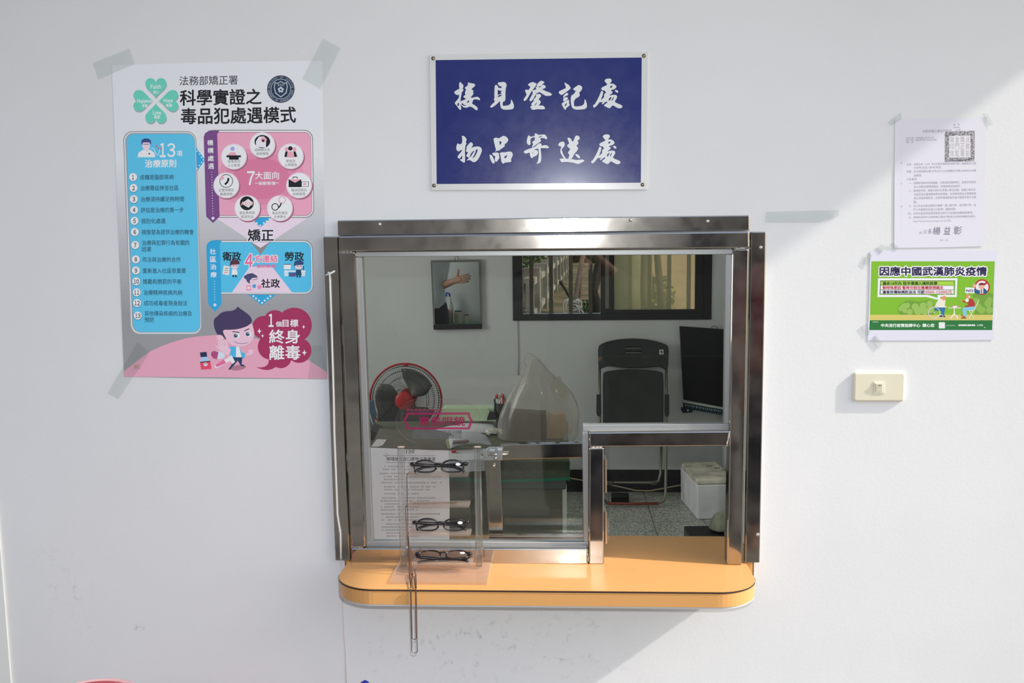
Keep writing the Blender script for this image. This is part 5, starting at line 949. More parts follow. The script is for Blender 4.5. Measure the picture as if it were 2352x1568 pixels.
for side, nm in ((-1, 'front_grille'), (1, 'rear_grille')):
    mb = MB(); nsp = 84
    for k in range(nsp):
        a = 2*math.pi*k/nsp+(.02 if side > 0 else 0); pts = []
        for j in range(7):
            t = j/6; r_ = FR*(.27+.73*t); dep = .050*(1-((r_/FR)**2.6)); aa = a+.16*(1-t)*side
            pts.append((FC.x+r_*math.cos(aa), YN+side*dep*1.0, FC.z+r_*math.sin(aa)))
        mb.tube(pts, .00085, 4, cap=False)
    for rr_ in (.62, .80, .93):
        r_ = FR*rr_; dep = .050*(1-(rr_**2.6)); mb.tube([(FC.x+r_*math.cos(2*math.pi*k/48), YN+side*dep, FC.z+r_*math.sin(2*math.pi*k/48)) for k in range(48)], .0012, 5, closed=True)
    mb.build(nm, M_WIRE, fan)
MB().lathe([(.001, -.010), (FR*.22, -.008), (FR*.26, -.002), (FR*.26, .004)], (FC.x, YN-.050, FC.z), 'y', 32).build('hub_badge', M_RED, fan, smooth=True)
for k, a0 in enumerate((.75, .75+2.094, .75+4.189)):
    vs = []; fs = []; NA, NR = 8, 7
    for i in range(NR+1):
        t = i/NR; r_ = FR*(.16+.70*t); half = .30+.42*math.sin(min(1, t*1.15)*math.pi*.72)
        for j in range(NA+1):
            s_ = j/NA*2-1; a = a0+s_*half+.35*t; vs.append((FC.x+r_*math.cos(a), YN+s_*.018*(1-.3*t), FC.z+r_*math.sin(a)))
    for i in range(NR):
        for j in range(NA): q = i*(NA+1)+j; fs.append((q, q+1, q+NA+2, q+NA+1))
    MB().add(vs, fs).build('blade', M_FBL, fan, smooth=True, solid=.002)
MB().lathe([(.001, -.028), (.026, -.026), (.030, .02)], (FC.x, YN, FC.z), 'y', 20).build('blade_hub', M_FBL, fan, smooth=True)
MB().lathe([(.040, .05), (.048, .06), (.046, .12), (.03, .14), (.001, .145)], (FC.x, YN, FC.z), 'y', 24).build('motor', M_RED, fan, smooth=True)
MB().tube([(FC.x+.01, YN+.09, FC.z-.03), (FC.x+.03, YN+.10, FC.z-.15), (FC.x+.03, YN+.10, .012)], [.026, .022, .024], 14).build('pole', M_RED, fan, smooth=True)
MB().lathe([(.17, 0), (.17, .012), (.05, .03), (.02, .04)], (FC.x+.03, YN+.10, .001), 'z', 32).build('base', M_RED, fan, smooth=True)
# ------------------------------------------------------------------ folding chair leaning on the back wall
tz = P(1452, 785, YB-.03); OB_ = PZ(1452, 1158, .012); cN = Vector((0, 1, 0)); up_ = (Vector((OB_.x, tz.y, tz.z))-OB_).normalized(); cN = Vector((1, 0, 0)).cross(up_)
def CP(x, y, off=0.0): return PN(x, y, OB_ - cN*0, cN) + cN*off
if cN.y > 0: nrm = cN
else: nrm = -cN
def CQ(x, y, off=0.0): return PN(x, y, OB_, nrm) + nrm*off
ch = empty('folding_chair', (OB_.x, OB_.y, 0), 'black plastic folding chair folded flat against the back wall', 'chair')
M_CHP = mat('chair_plastic', S(34, 37, 37, .5), .38, spec=.5, vary=.25, scale=7); M_CHT = mat('chair_tube', S(84, 84, 74, .42), .35, metal=.5); M_RUST = mat('rusty_tube', S(88, 44, 32, .42), .55)
def cprism(px, o0, o1, hol=()):
    tri = tessellate_polygon([[Vector((x, -y, 0)) for x, y in l] for l in [px]+list(hol)]); al = [p for l in [px]+list(hol) for p in l]; n_ = len(al)
    mb = MB(); mb.add([CQ(x, y, o0) for x, y in al]+[CQ(x, y, o1) for x, y in al], [t for t in tri]+[tuple(i+n_ for i in t) for t in tri]); s_ = 0
    for l in [px]+list(hol):
        m_ = len(l)
        for i in range(m_): j = (i+1) % m_; mb.add([], [(s_+i, s_+j, s_+n_+j, s_+n_+i)]) if False else mb.f.append((s_+i, s_+j, s_+n_+j, s_+n_+i)) or mb.m.append(0)
        s_ += m_
    return mb
back = [(1374, 848), (1373, 800), (1378, 793), (1395, 786), (1420, 781), (1452, 779), (1485, 781), (1512, 787), (1529, 793), (1535, 800), (1534, 849), (1526, 849), (1515, 842), (1490, 844), (1455, 846), (1420, 844), (1396, 841), (1382, 847)]
cprism(chaikin(back, 2), -.030, -.006, [rrect(1436, 798, 1473, 803, 2.4, 3), rrect(1436, 808, 1473, 813, 2.4, 3)]).build('backrest', M_CHP, ch, bevel=.003)
LB = Z(1320, 760, 4.9)
b_ = cprism(LB([(947, 222), (994, 222), (994, 273), (947, 273)]), -.0315, -.030).build('backrest_label', mat('label_white', S(190, 190, 186, .6), .5), ch)
mb = cprism(LB(circ(971, 248, 18, n=20)), -.0320, -.0314, [LB(circ(971, 248, 12, n=20))])
mb2 = cprism(LB([(966, 236), (976, 236), (976, 246), (982, 246), (982, 254), (966, 254)]), -.0320, -.0314); o_ = len(mb.v); mb.v += mb2.v; mb.f += [tuple(i+o_ for i in f_) for f_ in mb2.f]; mb.m += mb2.m
mb.build('label_emblem', M_BLK, b_)
seat = [(1384, 862), (1388, 855), (1410, 851), (1452, 849), (1495, 851), (1519, 855), (1524, 862), (1523, 1010), (1515, 1022), (1395, 1022), (1385, 1010)]
so = cprism(chaikin(seat, 2), -.024, -.004).build('seat', M_CHP, ch, bevel=.004)
mb = MB(); mb.tube([CQ(1377, 845, -.012), CQ(1377, 900, -.012), CQ(1378, 1040, -.012), CQ(1380, 1130, -.012), CQ(1384, 1146, -.012), CQ(1396, 1156, -.012)], .0085, 12)
mb.tube([CQ(1530, 845, -.012), CQ(1530, 900, -.012), CQ(1529.5, 1040, -.012), CQ(1528, 1135, -.012), CQ(1524, 1149, -.012), CQ(1512, 1156, -.012)], .0085, 12); mb.build('frame_tube', M_CHT, ch, smooth=True)
MB().tube([CQ(1396, 1156, -.012), CQ(1452, 1157, -.012), CQ(1512, 1156, -.012)], .0085, 12).build('foot_bar', M_RUST, ch, smooth=True)
for x in (1375.5, 1531): cprism([(x-5.5, 907), (x+5, 907), (x+5.5, 952), (x+2, 958), (x-4, 956), (x-6, 948)], -.026, -.022).build('pivot_plate', M_CHP, ch)
mb = MB(); mb.tube([CQ(1386, 1015, .04), CQ(1388, 1085, .075), CQ(1392, 1104, .075), CQ(1405, 1106, .075), CQ(1500, 1106, .075), CQ(1515, 1103, .075), CQ(1520, 1085, .075), CQ(1521, 1015, .04)], .0085, 12); mb.build('rear_leg', M_CHT, ch, smooth=True)
for xa, xb in ((1397, 1412), (1497, 1512)): MB().tube([CQ(xa, 1107, .075), CQ(xb, 1107, .075)], .0125, 12).build('rubber_foot', mat('rubber', S(60, 58, 54, .42), .7), ch, smooth=True)
# ------------------------------------------------------------------ paper trimmer hung at the right
YT = YB-.06
pt = empty('paper_trimmer', P(1610, 950, YT), 'black paper trimmer board with a ticked ruler edge hung near the right corner', 'paper trimmer')
M_TRB = mat('trimmer_black', (.012, .013, .015), .3, spec=.5)
def tz_(x): return YB-.05-.10*(x-1562)/110
def tprism(px, off, th, m_, name, parent, **kw):
    a = [P(x, y, tz_(x)-off) for x, y in px]; return MB().hexa(a, [v+Vector((0, th, 0)) for v in a]).build(name, m_, parent, **kw)
bd = tprism([(1561, 749), (1690, 758), (1688, 939), (1652, 933), (1570, 917)], 0, .02, M_TRB, 'board', pt)
tprism([(1570, 919), (1688, 940), (1688, 945), (1570, 924)], .002, .01, mat('ruler_strip', S(150, 152, 148, .5), .4, metal=.5), 'metal_strip', pt)
rl = tprism([(1569, 924), (1688, 945), (1688, 957), (1655, 952), (1570, 938)], .004, .02, mat('ruler_blue', S(22, 38, 46, .5), .4), 'ruler', pt)
mb = MB(); TT = Z(1320, 760, 4.9)
for k in range(20):
    x = 1574+k*4.2; y = 928+.172*(x-1570); h_ = 3.6 if k % 2 == 0 else 2.0; a = [P(*q, tz_(q[0])-.0046) for q in [(x, y), (x+1.1, y+.2), (x+1.1, y+h_), (x, y+h_)]]; mb.add(a, [(0, 1, 2, 3)])
mb.build('ruler_ticks', mat('tick_white', S(200, 200, 196, .5), .5), rl)
tprism([(1565, 936), (1589, 938), (1592, 942), (1590, 947), (1568, 948), (1565, 942)], .012, .03, mat('knob_blue', S(20, 36, 44, .5), .4), 'clamp_block', pt, bevel=.002)
MB().ball(P(1580, 942, tz_(1580)-.016), .008).build('clamp_screw', M_BOLT, pt, smooth=True)
MB().tube([P(1631, 756, tz_(1631)-.002), P(1636, 750, tz_(1636)-.002), P(1640, 748, tz_(1640)-.002), P(1646, 751, tz_(1646)-.002), P(1652, 757, tz_(1652)-.002)], .0022, 8).build('hanging_loop', M_CHT, pt, smooth=True)
# ------------------------------------------------------------------ polystyrene box
def pxz(x, y): return PZ(x, y, 0)
fl0, bl0 = pxz(1600, 1194), pxz(1562, 1148); ax = (bl0-fl0); axn = ax.normalized(); side = Vector((axn.y, -axn.x, 0)); W_, L_ = .40, ax.length; H_ = P(1600, 1101, fl0.y).z; HL = P(1600, 1113, fl0.y).z
fb = empty('foam_box', fl0, 'dirty white polystyrene box with a lid on the terrazzo floor', 'box')
def obox(u0, u1, v0, v1, z0, z1, taper=0):
    def q(u, v, z): return fl0+side*u+axn*v+Vector((0, 0, z))
    a = [q(u0+taper, v0+taper, z0), q(u1-taper, v0+taper, z0), q(u1-taper, v1-taper, z0), q(u0+taper, v1-taper, z0)]; b_ = [q(u0, v0, z1), q(u1, v0, z1), q(u1, v1, z1), q(u0, v1, z1)]
    return MB().rings([a, b_])
M_FOAM = mat('polystyrene', S(208, 210, 206, .50), .8, vary=.12, scale=9, bump=.2, bscale=160); M_FLID = mat('dirty_polystyrene', S(176, 173, 156, .55), .85, vary=.45, scale=9, bump=.2, bscale=160)
W_ = min(W_, (RWX-.02-fl0.x)); obox(0, W_, 0, L_, .001, HL-.002, .004).build('box_body', M_FOAM, fb, bevel=.008)
lid = obox(0, W_, 0, L_, HL, H_).build('lid', M_FLID, fb, bevel=.008)
mb = MB(); base = PZ(1622, 1068, H_+.0006)
for k in range(3):
    for j in range(3): u = base+side*(.012*j)+axn*(-.055*k)+side*.03*k; mb.add([u, u+side*.009, u+side*.009-axn*.035, u-axn*.035], [(0, 1, 2, 3)])
mb.build('faded_writing', mat('faded_ink', S(110, 108, 100, .62), .8), lid)
a = fl0+side*.17-axn*.0012; MB().add([a+Vector((0, 0, .012)), a+Vector((0, 0, .05)), a+side*.14+Vector((0, 0, .05)), a+side*.14+Vector((0, 0, .046)), a+side*.006+Vector((0, 0, .046)), a+side*.006+Vector((0, 0, .012))], [(0, 1, 2, 3, 4, 5)]).build('mould_shadow_mark', mat('foam_shadow_line', S(170, 174, 176, .62), .8), fb)  # flat grey strip painting the shadow line of a moulded edge
# ------------------------------------------------------------------ floor clutter
mb = MB(); a = [PZ(x, y, .28) for x, y in [(1571, 1208), (1662, 1207), (1668, 1262), (1600, 1262)]]; mb.hexa(a, [Vector((v.x, v.y, .002)) for v in a]); tag(mb.build('storage_case', mat('black_case', (.02, .021, .022), .35)), 'black flat topped case on the floor just past the counter right end', 'case')
q = PZ(1662, 1222, .28); mb = MB(); rb = random.Random(5); R = []
for i in range(6):
    t = i/5; r0 = .068*(1-.55*t**1.6); R.append([Vector((q.x+(r0+.006*rb.uniform(-1, 1))*math.cos(2*math.pi*k/14)*1.0, q.y+.02+(r0+.006*rb.uniform(-1, 1))*math.sin(2*math.pi*k/14)*.8, .2815+.085*t)) for k in range(14)])
tag(mb.rings(R).build('sponge', mat('grey_green_sponge', S(150, 154, 132, .62), .9, vary=.2, scale=20), smooth=True, sub=1), 'grey green cloth bundle on the black case beside the right frame post', 'cloth')
mb = MB(); mb.tube([P(x, y, YB-.05) for x, y in [(1310, 1098), (1350, 1105), (1397, 1112), (1430, 1119), (1460, 1126), (1490, 1127), (1520, 1122), (1545, 1117), (1575, 1112)]], .0045, 8); tag(mb.build('cable', mat('tan_cable', S(120, 112, 92, .42), .5), smooth=True), 'tan cable sagging in front of the black skirting under the folding chair', 'cable')
a = [PZ(x, y, .045) for x, y in [(1404, 1130), (1444, 1131), (1445, 1140), (1404, 1141)]]; mb = MB().hexa(a, [Vector((v.x, v.y, .001)) for v in a]); tag(mb.build('power_strip', mat('power_black', (.012, .012, .013), .35), bevel=.004), 'black power adapter on the floor under the folding chair', 'power adapter')
mb = MB(); mb.tube([P(1189, 735, YB-.006), P(1190, 780, YB-.006), P(1191, 820, YB-.006), P(1190, 858, YB-.006)], .0022, 8); mb.ball(P(1190, 859, YB-.008), .005); tag(mb.build('cord', mat('grey_cord', S(110, 110, 106, .42), .5), smooth=True), 'thin grey cord hanging from the back window lower left corner', 'cord')
# ------------------------------------------------------------------ hanging mirror
YM = YB-.03
mi_ = empty('wall_mirror', P(1048, 757, YM), 'small upright mirror with a black band along its bottom on the back wall', 'mirror')
MQ = [(989, 598), (1103, 596), (1107, 755), (996, 757)]
def mq(u, v): 
    x0, y0 = MQ[0]; a = [MQ[0][i]+(MQ[1][i]-MQ[0][i])*u for i in (0, 1)]; b_ = [MQ[3][i]+(MQ[2][i]-MQ[3][i])*u for i in (0, 1)]; return (a[0]+(b_[0]-a[0])*v, a[1]+(b_[1]-a[1])*v)
MB().pxbox([mq(0, 0), mq(1, 0), mq(1, 1), mq(0, 1)], YM, YB-.003).build('backing', mat('mirror_frame', S(74, 76, 72, .42), .4), mi_)
m, ntt, out = new_mat('mirror_silver'); gl = node(ntt, 'ShaderNodeBsdfGlossy', i_Roughness=0.012); gl.inputs[0].default_value = (.60, .64, .62, 1); ntt.links.new(gl.outputs[0], out.inputs[0])
MB().pxbox([mq(.03, .035), mq(.965, .03), mq(.975, .925), mq(.035, .925)], YM-.002, YM).build('mirror_glass', m, mi_)
MB().pxbox([mq(-.005, .93), mq(1.005, .925), mq(1.0, 1), mq(0, 1)], YM-.006, YM).build('bottom_band', M_BLK, mi_)
MB().tube([P(1046, 597, YM), P(1044, 592, YM-.003), P(1048, 588, YM-.003), P(1053, 590, YM-.003), P(1052, 596, YM)], .0022, 8).build('hook', mat('brass_hook', S(90, 66, 46, .42), .4, metal=.6), mi_, smooth=True)
# ------------------------------------------------------------------ grounds behind the room, seen through its window
YO = YB+.15
def terrain(x, y): return -.02+.05*math.sin(x*.9+y*.5)+.03*math.sin(y*1.7)*math.sin(x*1.3)
mb = MB(); NXT, NYT = 40, 90; vs = []
for j in range(NYT+1):
    for i in range(NXT+1):
        y = YO+.01+(75-YO)*(j/NYT)**1.4; x = -14+40*i/NXT; vs.append((x, y, terrain(x, y)))
fs = [(j*(NXT+1)+i, j*(NXT+1)+i+1, (j+1)*(NXT+1)+i+1, (j+1)*(NXT+1)+i) for j in range(NYT) for i in range(NXT)]
m, ntt, out = new_mat('dirt_ground'); b = pbsdf(ntt, (.2, .15, .1), .95, spec=.1); tc = node(ntt, 'ShaderNodeTexCoord'); n = node(ntt, 'ShaderNodeTexNoise', i_Scale=.55, i_Detail=9.0, i_Roughness=.7); ntt.links.new(tc.outputs['Object'], n.inputs['Vector'])
r = node(ntt, 'ShaderNodeValToRGB'); r.color_ramp.elements[0].position = .40; r.color_ramp.elements[0].color = (.040, .050, .018, 1); r.color_ramp.elements[1].position = .60; r.color_ramp.elements[1].color = (.15, .105, .065, 1)
ntt.links.new(n.outputs['Fac'], r.inputs[0])
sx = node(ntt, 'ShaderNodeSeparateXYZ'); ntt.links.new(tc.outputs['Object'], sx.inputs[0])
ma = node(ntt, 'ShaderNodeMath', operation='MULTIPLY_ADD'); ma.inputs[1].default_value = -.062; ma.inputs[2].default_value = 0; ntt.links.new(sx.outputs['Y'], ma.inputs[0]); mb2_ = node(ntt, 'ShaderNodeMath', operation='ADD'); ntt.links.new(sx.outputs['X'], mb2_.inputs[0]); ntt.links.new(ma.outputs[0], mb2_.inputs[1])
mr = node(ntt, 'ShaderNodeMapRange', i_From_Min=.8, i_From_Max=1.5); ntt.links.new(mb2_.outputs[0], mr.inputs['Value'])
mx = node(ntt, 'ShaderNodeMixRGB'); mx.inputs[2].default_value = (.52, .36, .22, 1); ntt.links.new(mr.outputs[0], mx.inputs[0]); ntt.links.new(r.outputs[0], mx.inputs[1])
ntt.links.new(mx.outputs[0], b.inputs['Base Color']); ntt.links.new(b.outputs[0], out.inputs[0])
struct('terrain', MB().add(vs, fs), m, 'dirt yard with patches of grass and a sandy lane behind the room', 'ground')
for k in range(9):
    x = 1220.5+45.2*k
    if k == 4: continue
    a, b2 = P(x-4.6, 650, YO-.02), P(x+4.6, 650, YO-.02)
    MB().box(a.x, b2.x, YO-.022, YO-.010, WBz, WTz).build('security_bar', mat('bar_brown', S(104, 96, 84, .8), .6), win)
M_CONC = mat('fence_concrete', (.18, .17, .132), .9, vary=.5, scale=2.2)
F0, F1 = PZ(1216, 742, 0), PZ(1309, 614, 0); fd = (F1-F0).normalized(); fn = Vector((fd.y, -fd.x, 0)); L = (F1-F0).length
fe = empty('concrete_fence', F0, 'weathered pale concrete picket fence running away behind the back window', 'fence')
def fbox(u, wd, dp, z0, z1):
    c_ = F0+fd*u; a = [c_-fd*wd/2-fn*dp/2, c_+fd*wd/2-fn*dp/2, c_+fd*wd/2+fn*dp/2, c_-fd*wd/2+fn*dp/2]; return MB().rings([[v+Vector((0, 0, z0)) for v in a], [v+Vector((0, 0, z1)) for v in a]])
u = 0; k = 0
while u < L:
    post = k % 6 == 2
    fbox(u, (.30 if post else .13), (.30 if post else .12), -.06, .98 if post else .74).build('post' if post else 'picket', M_CONC, fe); u += .50; k += 1
for z0 in (.70, .10): fbox(L/2, L, .20, z0, z0+.12).build('rail', M_CONC, fe)
M_BARK = mat('pale_bark', (.34, .25, .175), .85, vary=.35, scale=6); M_BARK2 = mat('dark_bark', (.08, .066, .045), .9, vary=.4, scale=5)
YR1 = 17.0
def trunk(pts, yy, rads, label, m_=None, name='tree_trunk', cat='tree'): return tag(MB().tube([P(x, y, yy) for x, y in pts], rads, 12).build(name, m_ or M_BARK2, smooth=True), label, cat)
trunk([(1316, 732), (1319, 718), (1322, 690), (1327, 650), (1334, 610), (1341, 575), (1350, 520), (1354, 440), (1350, 330)], YR1, [.056, .054, .051, .050, .047, .045, .042, .037, .03], 'slim pale tree trunk bound with white rope behind the back window', M_BARK)
trunk([(1343, 731), (1333, 706), (1329, 690), (1332, 660), (1336, 633)], YR1+.15, [.038, .038, .040, .038, .032], 'dark broken stake propped beside the roped tree trunk', None, 'stake', 'stake')
trunk([(1286, 646), (1297, 662), (1308, 682), (1318, 705)], YR1+.8, [.032, .030, .026, .026], 'short dark stick leaning left of the roped tree trunk', None, 'stick', 'stick')
M_ROPE = mat('white_rope', (.72, .70, .62), .8); mb = MB(); rr = random.Random(2); cR = P(1321, 690, YR1)
for k in range(7):
    z = cR.z-.030*k; mb.tube([(cR.x+.075*math.cos(t)*(1.0+.35*(k % 2)), YR1+.075*math.sin(t), z+.03*math.cos(t+k)) for t in [i*math.pi/10 for i in range(20)]], .0145, 6, closed=True)
for x0, x1, x2 in ((1308, 1294, 1294), (1310, 1300, 1300)): mb.tube([P(x0+4, 684, YR1-.08), P(x1+3, 690, YR1-.1), P(x1, 702, YR1-.1), P(x2, 730, YR1-.1)], .015, 6)
for pts in ([(1322, 698), (1330, 712), (1334, 726)], [(1324, 696), (1336, 692), (1336, 706), (1328, 712)], [(1326, 703), (1338, 716), (1343, 728)]): mb.tube([P(x, y, YR1-.095) for x, y in pts], .014, 6)
tag(mb.build('rope', M_ROPE, smooth=True), 'white rope wound round the slim pale tree trunk', 'rope')
trunk([(1376, 728), (1372, 700), (1364, 670), (1369, 640), (1377, 605), (1380, 560), (1384, 470)], 17.5, [.10, .09, .085, .10, .095, .085, .08], 'dark twisted tree trunk at the right of the clear window pane')
trunk([(1440, 730), (1441, 650), (1444, 560), (1446, 450)], 16.6, [.27, .25, .24, .23], 'broad grey tree trunk behind the dusty pane, nearest its left end', mat('grey_bark', (.20, .19, .13), .9, vary=.4, scale=3))
trunk([(1474, 728), (1478, 650), (1482, 560), (1484, 450)], 17.4, [.19, .17, .16, .16], 'grey tree trunk behind the dusty pane, right of the broad one', mat('grey_bark', (.2, .2, .14), .9))
trunk([(1522, 730), (1516, 660), (1509, 580), (1504, 450)], 17.0, [.085, .075, .065, .06], 'slender leaning tree trunk in the middle of the dusty pane')
LEAF = [mat('leaf_dark', (.025, .055, .012), .6), mat('leaf_mid', (.06, .12, .022), .6), mat('leaf_yellow', (.30, .30, .04), .6)]
def bush(c0, rx, ry, rz, n_, sz, label, mi_set, seed, cat='bush'):
    r_ = random.Random(seed); mb = MB()
    for _ in range(n_):
        d_ = Vector((r_.gauss(0, 1), r_.gauss(0, 1), r_.gauss(0, 1))).normalized()*r_.random()**.4; c_ = Vector((c0.x+d_.x*rx, c0.y+d_.y*ry, max(.02, c0.z+d_.z*rz))); a = Vector((r_.gauss(0, 1), r_.gauss(0, 1), r_.gauss(0, .7))).normalized()*sz*r_.uniform(.6, 1.3); b_ = a.cross(Vector((r_.gauss(0, 1), r_.gauss(0, 1), r_.gauss(0, 1)))).normalized()*sz*.4
        mb.add([c_-a, c_+b_, c_+a, c_-b_], [(0, 1, 2, 3)], r_.choice(mi_set))
    tag(mb.build('shrub', LEAF), label, cat)
bush(P(1207, 592, 27)+Vector((-1.3, 0, 0)), 1.5, 1.4, 1.25, 4200, .09, 'dark green bush behind the fence at the left of the window', (0, 0, 1), 1)
bush(P(1262, 566, 50)+Vector((-1.5, 0, 0)), 2.0, 1.8, 1.8, 4200, .14, 'large leafy bush beyond the far end of the fence', (0, 1, 1), 2)
bush(P(1370, 704, 18.2), .36, .4, .22, 520, .05, 'low green seedling plants at the foot of the twisted tree', (1, 1, 0), 3)
bush(P(1368, 570, 56), 2.4, 2.2, 2.2, 5200, .18, 'dark tree mass at the far end of the yard behind the slim trunk', (0, 0, 0, 1), 4)
bush(P(1507, 682, 20), .42, .5, .55, 1000, .07, 'yellow green shrub behind the dusty pane', (2, 2, 1), 5)
# ------------------------------------------------------------------ people: built on a jointed skeleton
def skin_mesh(verts, edges, rad, sub=2):
    me = bpy.data.meshes.new('tmp'); bm = bmesh.new(); ly = bm.verts.layers.skin.verify(); V = [bm.verts.new(v) for v in verts]
    for i, v in enumerate(V): v[ly].radius = (rad[i], rad[i]) if not isinstance(rad[i], tuple) else rad[i]; v[ly].use_root = i == 0
    for a, b in edges: bm.edges.new((V[a], V[b]))
    bm.to_mesh(me); bm.free(); o = bpy.data.objects.new('tmp', me); C.objects.link(o); o.modifiers.new('k', 'SKIN').use_smooth_shade = True; s_ = o.modifiers.new('s', 'SUBSURF'); s_.levels = s_.render_levels = sub
    e = bpy.data.meshes.new_from_object(o.evaluated_get(bpy.context.evaluated_depsgraph_get())); vs = [v.co.copy() for v in e.vertices]; fs = [tuple(p.vertices) for p in e.polygons]
    C.objects.unlink(o); bpy.data.objects.remove(o); bpy.data.meshes.remove(me); bpy.data.meshes.remove(e); return vs, fs
M_SKIN = mat('skin', (.50, .27, .19), .5, spec=.4); M_HAIR = mat('hair_black', (.015, .012, .010), .45); M_EYE = mat('eye_white', (.75, .74, .72), .3)
def person(hip, fwd, J, shirt, pants, label, sleeve=1.0, height=1.70):
    """hip: point between the hip joints; fwd: facing; J: arms {'l'/'r': (elbow, wrist, fingertip direction, thumb direction)}"""
    f_ = Vector(fwd).normalized(); up = Vector((0, 0, 1)); rt = f_.cross(up); hip = Vector(hip); k = height/1.70; g0 = hip.z-.90*k
    def L(r_, f2, z): return Vector((hip.x, hip.y, g0))+rt*r_*k+f_*f2*k+up*z*k
    o = empty('person', (hip.x, hip.y, g0), label, 'person')
    sp = [L(0, 0, .92), L(0, .01, 1.08), L(0, .015, 1.25), L(0, 0, 1.38), L(0, .0, 1.46), L(0, .02, 1.54), L(0, .025, 1.63)]
    V = list(sp); R = [(.13, .10), (.125, .095), (.15, .105), (.12, .085), (.052, .055), (.072, .085), (.070, .085)]; E = [(i, i+1) for i in range(6)]
    S1 = dict(v=[L(0, 0, .82)]+sp[1:4]+[L(0, 0, 1.435)], r=[(.205, .155), (.138, .108), (.162, .118), (.130, .095), (.066, .066)], e=[(0, 1), (1, 2), (2, 3), (3, 4)])
    fin = MB()
    for sd, key in ((-1, 'l'), (1, 'r')):
        sh = L(sd*.185, 0, 1.375); el, wr, fd_, td = J[key]; el, wr = Vector(el), Vector(wr); fd_ = Vector(fd_).normalized(); td = Vector(td).normalized(); td = (td-fd_*td.dot(fd_)).normalized(); pn_ = fd_.cross(td)
        i0 = len(V); V += [L(sd*.09, 0, 1.385), sh, sh.lerp(el, .5), el, el.lerp(wr, .35), wr, wr+fd_*.035, wr+fd_*.085]; R += [.07, .055, .047, .041, .040, .028, (.036, .020), (.040, .017)]; E += [(3, i0)]+[(i0+j, i0+j+1) for j in range(7)]
        j0 = len(S1['v']); S1['v'] += [L(sd*.10, 0, 1.385), sh, sh.lerp(el, .5), el, el.lerp(wr, .12+.7*(sleeve-1) if sleeve > 1 else .10)]; S1['r'] += [.078, .068, .062, .060, .060]; S1['e'] += [(3, j0)]+[(j0+q_, j0+q_+1) for q_ in range(4)]
        for q_ in range(4):                   # four fingers of unequal length, gently curled
            off = td*(.030-.020*q_); b0 = wr+fd_*(.082-.004*abs(q_-1))+off; ln = (.072, .080, .074, .058)[q_]; cur = pn_*(.010+.006*q_)*(-1 if sd < 0 else 1)
            fin.tube([b0-fd_*.02, b0+fd_*ln*.45, b0+fd_*ln*.75+cur*.5, b0+fd_*ln+cur], [.0095, .0090, .0082, .0060], 8)
        b0 = wr+fd_*.030+td*.026; fin.tube([b0-td*.012, b0+td*.030+fd_*.016, b0+td*.052+fd_*.026, b0+td*.072+fd_*.030], [.0125, .0115, .0100, .0072], 8)
    pl = dict(v=[L(0, 0, 1.02), L(0, 0, .93)], r=[(.120, .095), (.150, .115)], e=[(0, 1)])
    for sd in (-1, 1):
        i0 = len(V); V += [L(sd*.09, 0, .86), L(sd*.10, .015, .50), L(sd*.10, -.01, .09), L(sd*.10, .03, .045), L(sd*.105, .13, .03)]; R += [.085, .056, .040, (.040, .034), (.038, .022)]; E += [(0, i0)]+[(i0+j, i0+j+1) for j in range(4)]
        j0 = len(pl['v']); pl['v'] += [L(sd*.09, 0, .85), L(sd*.10, .012, .50), L(sd*.10, -.008, .10)]; pl['r'] += [.112, .084, .068]; pl['e'] += [(1, j0), (j0, j0+1), (j0+1, j0+2)]
    vs, fs = skin_mesh(V, E, R); mb = MB().add(vs, fs)
    hc = L(0, .035, 1.60); mb.ball(hc, .098*k, 20, 14, sc=(.80, .95, 1.18)); mb.v += fin.v if False else []
    o_ = len(mb.v); mb.v += fin.v; mb.f += [tuple(i+o_ for i in f) for f in fin.f]; mb.m += fin.m
    nz = hc+f_*.095*k; mb.tube([nz+up*.022, nz+f_*.012-up*.004, nz+f_*.016-up*.018, nz-up*.026], [.006, .009, .012, .007], 8)
    for sd in (-1, 1): mb.ball(hc+rt*sd*.082*k-up*.005, .024, 8, 6, sc=(.5, .7, 1.3))
    mb.tube([hc+f_*.083*k-rt*.024-up*.056, hc+f_*.093*k-up*.058, hc+f_*.083*k+rt*.024-up*.056], .006, 6)
    mb.build('body', M_SKIN, o, smooth=True)
    hb = MB(); R_ = []
    for i in range(9):
        t = i/8; a = math.pi*(.52-.52*t)
        R_.append([hc+up*(.016+.118*k*math.cos(a))+(rt*math.cos(q)*.090+(-f_)*math.sin(q)*.104)*k*max(.02, math.sin(a))-f_*.010 for q in [2*math.pi*j/20 for j in range(20)]])
    hb.rings(R_); hb.build('hair', M_HAIR, o, smooth=True)
    for sd in (-1, 1): MB().ball(hc+rt*sd*.032*k+f_*.085*k+up*.012, .010, 10, 6).build('eye', M_EYE, o, smooth=True)
    MB().add(*skin_mesh(S1['v'], S1['e'], S1['r'])).build('shirt', shirt, o, smooth=True); MB().add(*skin_mesh(pl['v'], pl['e'], pl['r'])).build('trousers', pants, o, smooth=True)
    return o
def V(px, py, y): return P(px, py, 2*(YM-.002)-y)*1.0
def R1(px, py, y): p = V(px, py, y); return Vector((p.x, y, p.z))
M_SHB = mat('pale_blue_shirt', (.70, .77, .84), .75); M_NVY = mat('navy_cloth', (.02, .025, .04), .8); M_REDC = mat('red_cloth', (.20, .015, .015), .8)
wr = R1(1043, 645, .74); tip = R1(1088, 634, .78); th = R1(1066, 612, .74); ra = R1(1010, 658, .66); hipx = R1(990, 700, .66)
